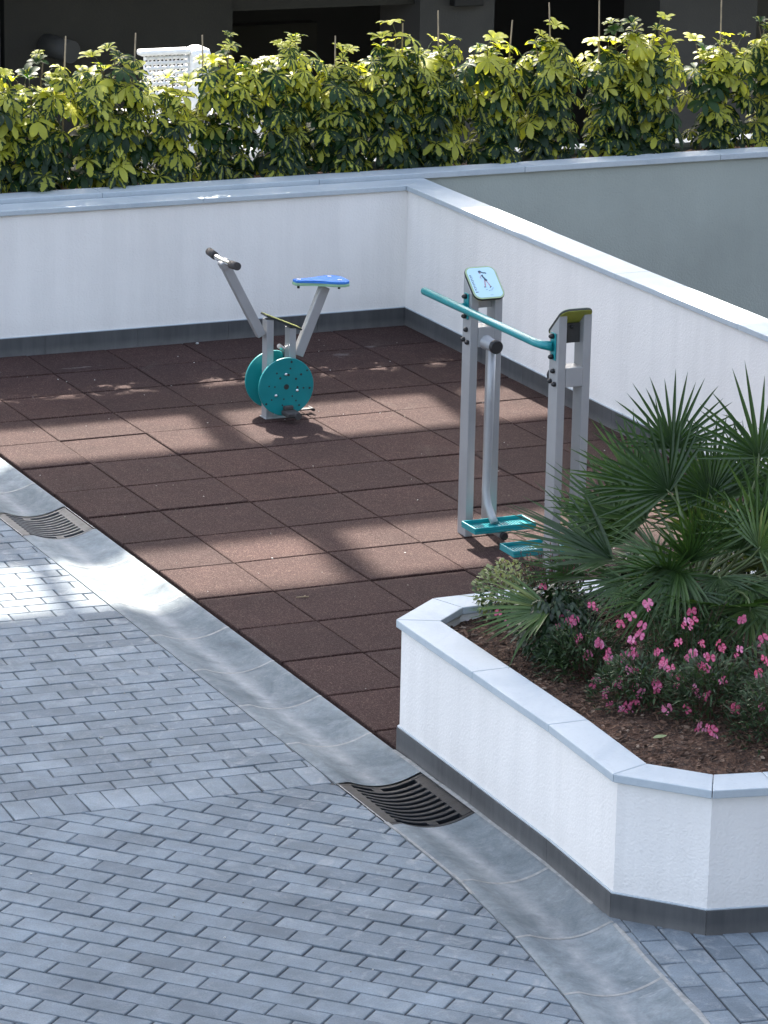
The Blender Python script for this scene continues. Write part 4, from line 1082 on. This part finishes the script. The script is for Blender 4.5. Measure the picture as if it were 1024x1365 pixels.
for i, (x, y, r, h) in enumerate(BUSH):
    zb = sz(x, y)
    t = thing('gaura_plant', LABB[i], 'flowering plant', (x, y, zb), 0, 'pink gauras along the front of the planter bed')
    L = Leaves(); leaf_bush(L, 1500, r * 1.15, h, .036, .0085, .95, .35)
    st_ = bmesh.new()
    pts_ = [Vector(p) - Vector((x, y, zb)) for p in FLB[i]]
    while len(pts_) < 5 and i in (4, 5, 6): pts_.append(Vector((rnd.uniform(-r, r), rnd.uniform(-r, r), h * rnd.uniform(.9, 1.25))))
    for _ in range(26):
        a = rnd.uniform(0, 6.28); q = rnd.uniform(.2, 1) * r
        tip = Vector((q * math.cos(a), q * math.sin(a), h * rnd.uniform(.7, 1.2)))
        b = tip * .12; b.z = 0
        tube(st_, [b, b.lerp(tip, .55) + Vector((0, 0, .03)), tip], [.0016, .0013, .0008], 5, caps=False)
        for k in range(10):
            u = .35 + .6 * k / 10; c = b.lerp(tip, u); L.blade(c, rv() + Vector((0, 0, .6)), rv() + Vector((0, 0, 1)), .026, .006, LAN, .2, .2, rnd.uniform(.3, 1), .5)
    for p in pts_:
        b = Vector((p.x * .3, p.y * .3, .04)); tube(st_, [b, b.lerp(p, .6) + Vector((0, 0, .02)), p], [.0014, .0012, .0008], 5, caps=False)
        for k in range(4): L.blade(b.lerp(p, .4 + .12 * k), rv() + Vector((0, 0, .5)), Vector((0, 0, 1)), .028, .007, LAN, .2, .3, rnd.uniform(.3, 1), .5)
    L.build('foliage', 'gaura_leaf', t); obj('stem', st_, 'red_stem', t)
    for p in pts_:
        p = p + Vector((0, 0, rnd.uniform(.0, .03))); add_flower(t, p, rnd.uniform(.9, 1.25))
        for _ in range(rnd.choice((1, 1, 2))): add_flower(t, p + Vector((rnd.uniform(-.019, .019), rnd.uniform(-.019, .012), rnd.uniform(-.034, .02))), rnd.uniform(.5, .95))
# reddish, nearly leafless gaura at the back corner
x, y = -0.27, -6.90
t = thing('gaura_plant', 'twiggy gaura with reddish stems and buds at the back corner by the pedals', 'flowering plant', (x, y, sz(x, y)), 0, 'pink gauras along the front of the planter bed')
st_ = bmesh.new(); L = Leaves(); bd_ = bmesh.new()
leaf_bush(L, 900, .19, .20, .034, .009, .8, .3)
for _ in range(60):
    a = rnd.uniform(0, 6.28); q = rnd.uniform(.1, 1) * .19; tip = Vector((q * math.cos(a), q * math.sin(a) * .8, rnd.uniform(.20, .34))); b = tip * .2; b.z = 0
    tube(st_, [b, b.lerp(tip, .5) + Vector((0, 0, .02)), tip], [.0018, .0014, .0009], 5, caps=False)
    for k in range(6): 
        c = b.lerp(tip, .5 + .08 * k); L.blade(c, rv() + Vector((0, 0, .8)), rv(), .022, .0065, LAN, .2, .1, rnd.random(), .5)
    for k in range(3):
        c = b.lerp(tip, .82 + .09 * k); tube(bd_, [c, c + Vector((0, 0, .006)), c + Vector((0.001, 0, .014))], [.0012, .0026, .0008], 5)
obj('stem', st_, 'red_stem', t); L.build('foliage', 'gaura_leaf', t); struct(obj('bud', bd_, 'bud', t), 'stuff')
for p in FL:
    if p[1] > -7.2: add_flower(t, Vector(p) - Vector((x, y, sz(x, y))), 1.0)
x, y = -0.43, -6.76
t = thing('euonymus_shrub', 'small rounded shrub with pale edged leaves at the back corner of the planter', 'shrub', (x, y, sz(x, y)))
L = Leaves()
for _ in range(900):
    v = rv(); q = rnd.random() ** .3
    c = Vector((v.x * .135 * q, v.y * .11 * q, .125 + v.z * .125 * q))
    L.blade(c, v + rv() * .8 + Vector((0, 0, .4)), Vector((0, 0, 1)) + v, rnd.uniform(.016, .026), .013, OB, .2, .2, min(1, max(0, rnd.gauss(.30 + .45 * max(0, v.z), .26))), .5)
bm = bmesh.new()
for _ in range(12):
    v = rv(); tube(bm, [(0, 0, 0), (v.x * .05, v.y * .05, .08), (v.x * .10, v.y * .09, .14 + v.z * .06)], [.003, .002, .001], 5)
obj('stem', bm, 'bark', t); L.build('foliage', 'pale_leaf', t)
x, y = -0.45, -7.24
t = thing('leafy_shrub', 'dark green leafy shrub under the low frond on the left of the bed', 'shrub', (x, y, sz(x, y)))
L = Leaves()
for _ in range(1900):
    v = rv(); q = rnd.random() ** .35
    c = Vector((v.x * .165 * q, v.y * .19 * q, .155 + v.z * .155 * q))
    if c.z < .01: c.z = .01 + rnd.random() * .03
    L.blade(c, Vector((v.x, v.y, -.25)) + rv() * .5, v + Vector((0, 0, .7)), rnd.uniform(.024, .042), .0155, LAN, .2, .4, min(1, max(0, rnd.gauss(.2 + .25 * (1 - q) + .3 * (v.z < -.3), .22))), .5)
bm = bmesh.new()
for _ in range(14):
    v = rv(); tube(bm, [(0, 0, 0), (v.x * .05, v.y * .05, .10), (v.x * .11, v.y * .13, .16 + v.z * .05)], [.004, .003, .001], 5)
obj('stem', bm, 'bark', t); L.build('foliage', 'dark_leaf', t)
for k, (x, y, r, h) in enumerate(HIDE):
    t = thing('leafy_shrub', ['dark leafy shrub behind the palm trunk against the back rim of the planter', 'dark leafy shrub at the right edge behind the palm', 'dark leafy shrub between the palm and the twiggy gaura'][k], 'shrub', (x, y, sz(x, y)))
    L = Leaves(); leaf_bush(L, 1100, r * 1.25, h, .042, .015, .7, .4)
    bm = bmesh.new()
    for _ in range(14):
        v = rv(); tube(bm, [(0, 0, 0), (v.x * .07, v.y * .05, h * .5), (v.x * r, v.y * r * .6, h * .85)], [.004, .003, .001], 5)
    obj('stem', bm, 'bark', t); L.build('foliage', 'dark_leaf', t)
# grit and crumbs swept over the paving and the rubber
S = Slabs()
for _ in range(420):
    x, y = rnd.uniform(-4.5, 2.3), rnd.uniform(-9.5, 0.4)
    if -1.32 < x < -.88 or (x > -.9 and y < -6.4): continue
    a = rnd.uniform(0, 6.28); q = rnd.uniform(.0015, .0045)
    S.add([(x + q * math.cos(a + k * 1.57) * rnd.uniform(.6, 1.3), y + q * math.sin(a + k * 1.57) * rnd.uniform(.6, 1.3)) for k in range(4)], .004, .001, .003, rnd.uniform(.5, 1), .2)
def m_grit():
    m, nt, b = mat('pale_grit'); b.inputs['Roughness'].default_value = 0.9
    lk(nt, ramp(nt, attr(nt, 'rnd'), [(0.5, (0.16, 0.14, 0.11)), (0.8, (0.38, 0.37, 0.35)), (1, (0.62, 0.61, 0.58))]), b.inputs['Base Color'])
    return m
M['grit'] = m_grit()
struct(S.build('grit', 'grit'), 'stuff')
# odds and ends
L = Leaves(); L.blade(Vector((-.028, 0, .006)), Vector((1, .1, .05)), Vector((0, 0, 1)), .06, .032, [(0, .2), (.25, .85), (.55, 1), (.8, .7), (1, .1)], .12, .02, .5, .5)
o = L.build('fallen_leaf', 'dry_leaf'); o.location = (-.544, -8.291, sz(-.544, -8.291) + .008); tag(o, 'single pale fallen leaf lying on the brown mulch', 'leaf')
bm = bmesh.new(); tube(bm, [(-.03, .006, .004), (0, 0, .005), (.028, -.004, .004)], .0028, 6); tube(bm, [(0, 0, .005), (.018, .014, .006)], .002, 6)
tag(obj('twig', bm, 'cane', loc=(-.418, -4.651, 0.0)), 'tiny forked twig lying on the rubber tiles before the planter', 'twig')
bm = bmesh.new(); bmesh.ops.create_icosphere(bm, subdivisions=2, radius=.011)
for v in bm.verts: v.co *= rnd.uniform(.85, 1.1); v.co.z *= .7
tag(obj('pebble', bm, 'mortar', loc=(1.071, .434, .006)), 'small white pebble on the rubber below the back wall', 'pebble')
for lx, ly, lab in ((-1.98, -6.18, 'small white stone chip lying on the upper block paving'), (-1.90, -6.52, 'small pale stone chip lying above the soldier course of paving')):
    bm = bmesh.new(); bmesh.ops.create_icosphere(bm, subdivisions=2, radius=.009)
    for v in bm.verts: v.co *= rnd.uniform(.8, 1.15); v.co.z *= .7
    tag(obj('stone_chip', bm, 'mortar', loc=(lx, ly, .005)), lab, 'stone')

# ------------------------------------------------------------------ light, sky, camera
EL, AZ = R(45.0), R(8.5)
sv = Vector((math.sin(AZ) * math.cos(EL), math.cos(AZ) * math.cos(EL), math.sin(EL)))
ld = bpy.data.lights.new('sun', 'SUN'); ld.energy = 4.2; ld.angle = R(0.55); ld.color = (1.0, 0.93, 0.84)
lo = bpy.data.objects.new('sun', ld); COL.objects.link(lo); lo.rotation_euler = sv.to_track_quat('Z', 'Y').to_euler()
w = bpy.data.worlds.new('World'); SC.world = w; w.use_nodes = True
nt = w.node_tree; bg = nt.nodes['Background']
sky = nt.nodes.new('ShaderNodeTexSky'); sky.sky_type = 'NISHITA'; sky.sun_disc = False
sky.sun_elevation = EL; sky.sun_rotation = AZ; sky.air_density = 1.0; sky.dust_density = 5.0; sky.ozone_density = 0.6
hs = nt.nodes.new('ShaderNodeHueSaturation'); hs.inputs['Saturation'].default_value = 0.72
nt.links.new(sky.outputs[0], hs.inputs['Color']); nt.links.new(hs.outputs[0], bg.inputs[0]); bg.inputs[1].default_value = 0.15
cd = bpy.data.cameras.new('camera'); cam = bpy.data.objects.new('camera', cd); COL.objects.link(cam)
YA, PI_, RO = R(24.858), R(15.568), R(1.150)
fw = Vector((math.sin(YA) * math.cos(PI_), math.cos(YA) * math.cos(PI_), -math.sin(PI_)))
rt = Vector((math.cos(YA), -math.sin(YA), 0)); up = rt.cross(fw)
r2 = rt * math.cos(RO) + up * math.sin(RO); u2 = up * math.cos(RO) - rt * math.sin(RO)
mx = Matrix((r2, u2, -fw)).transposed().to_4x4(); mx.translation = (-6.772, -19.248, 4.858)
cam.matrix_world = mx
cd.sensor_fit = 'VERTICAL'; cd.sensor_height = 36.0; cd.sensor_width = 27.0; cd.lens = 4747.93 / 1365 * 36.0; cd.clip_start = 0.5; cd.clip_end = 2000
SC.camera = cam
SC.view_settings.view_transform = 'Standard'; SC.view_settings.look = 'None'; SC.view_settings.exposure = 2.25; SC.view_settings.gamma = 1.0
SC.cycles.max_bounces = 8; SC.cycles.transparent_max_bounces = 4
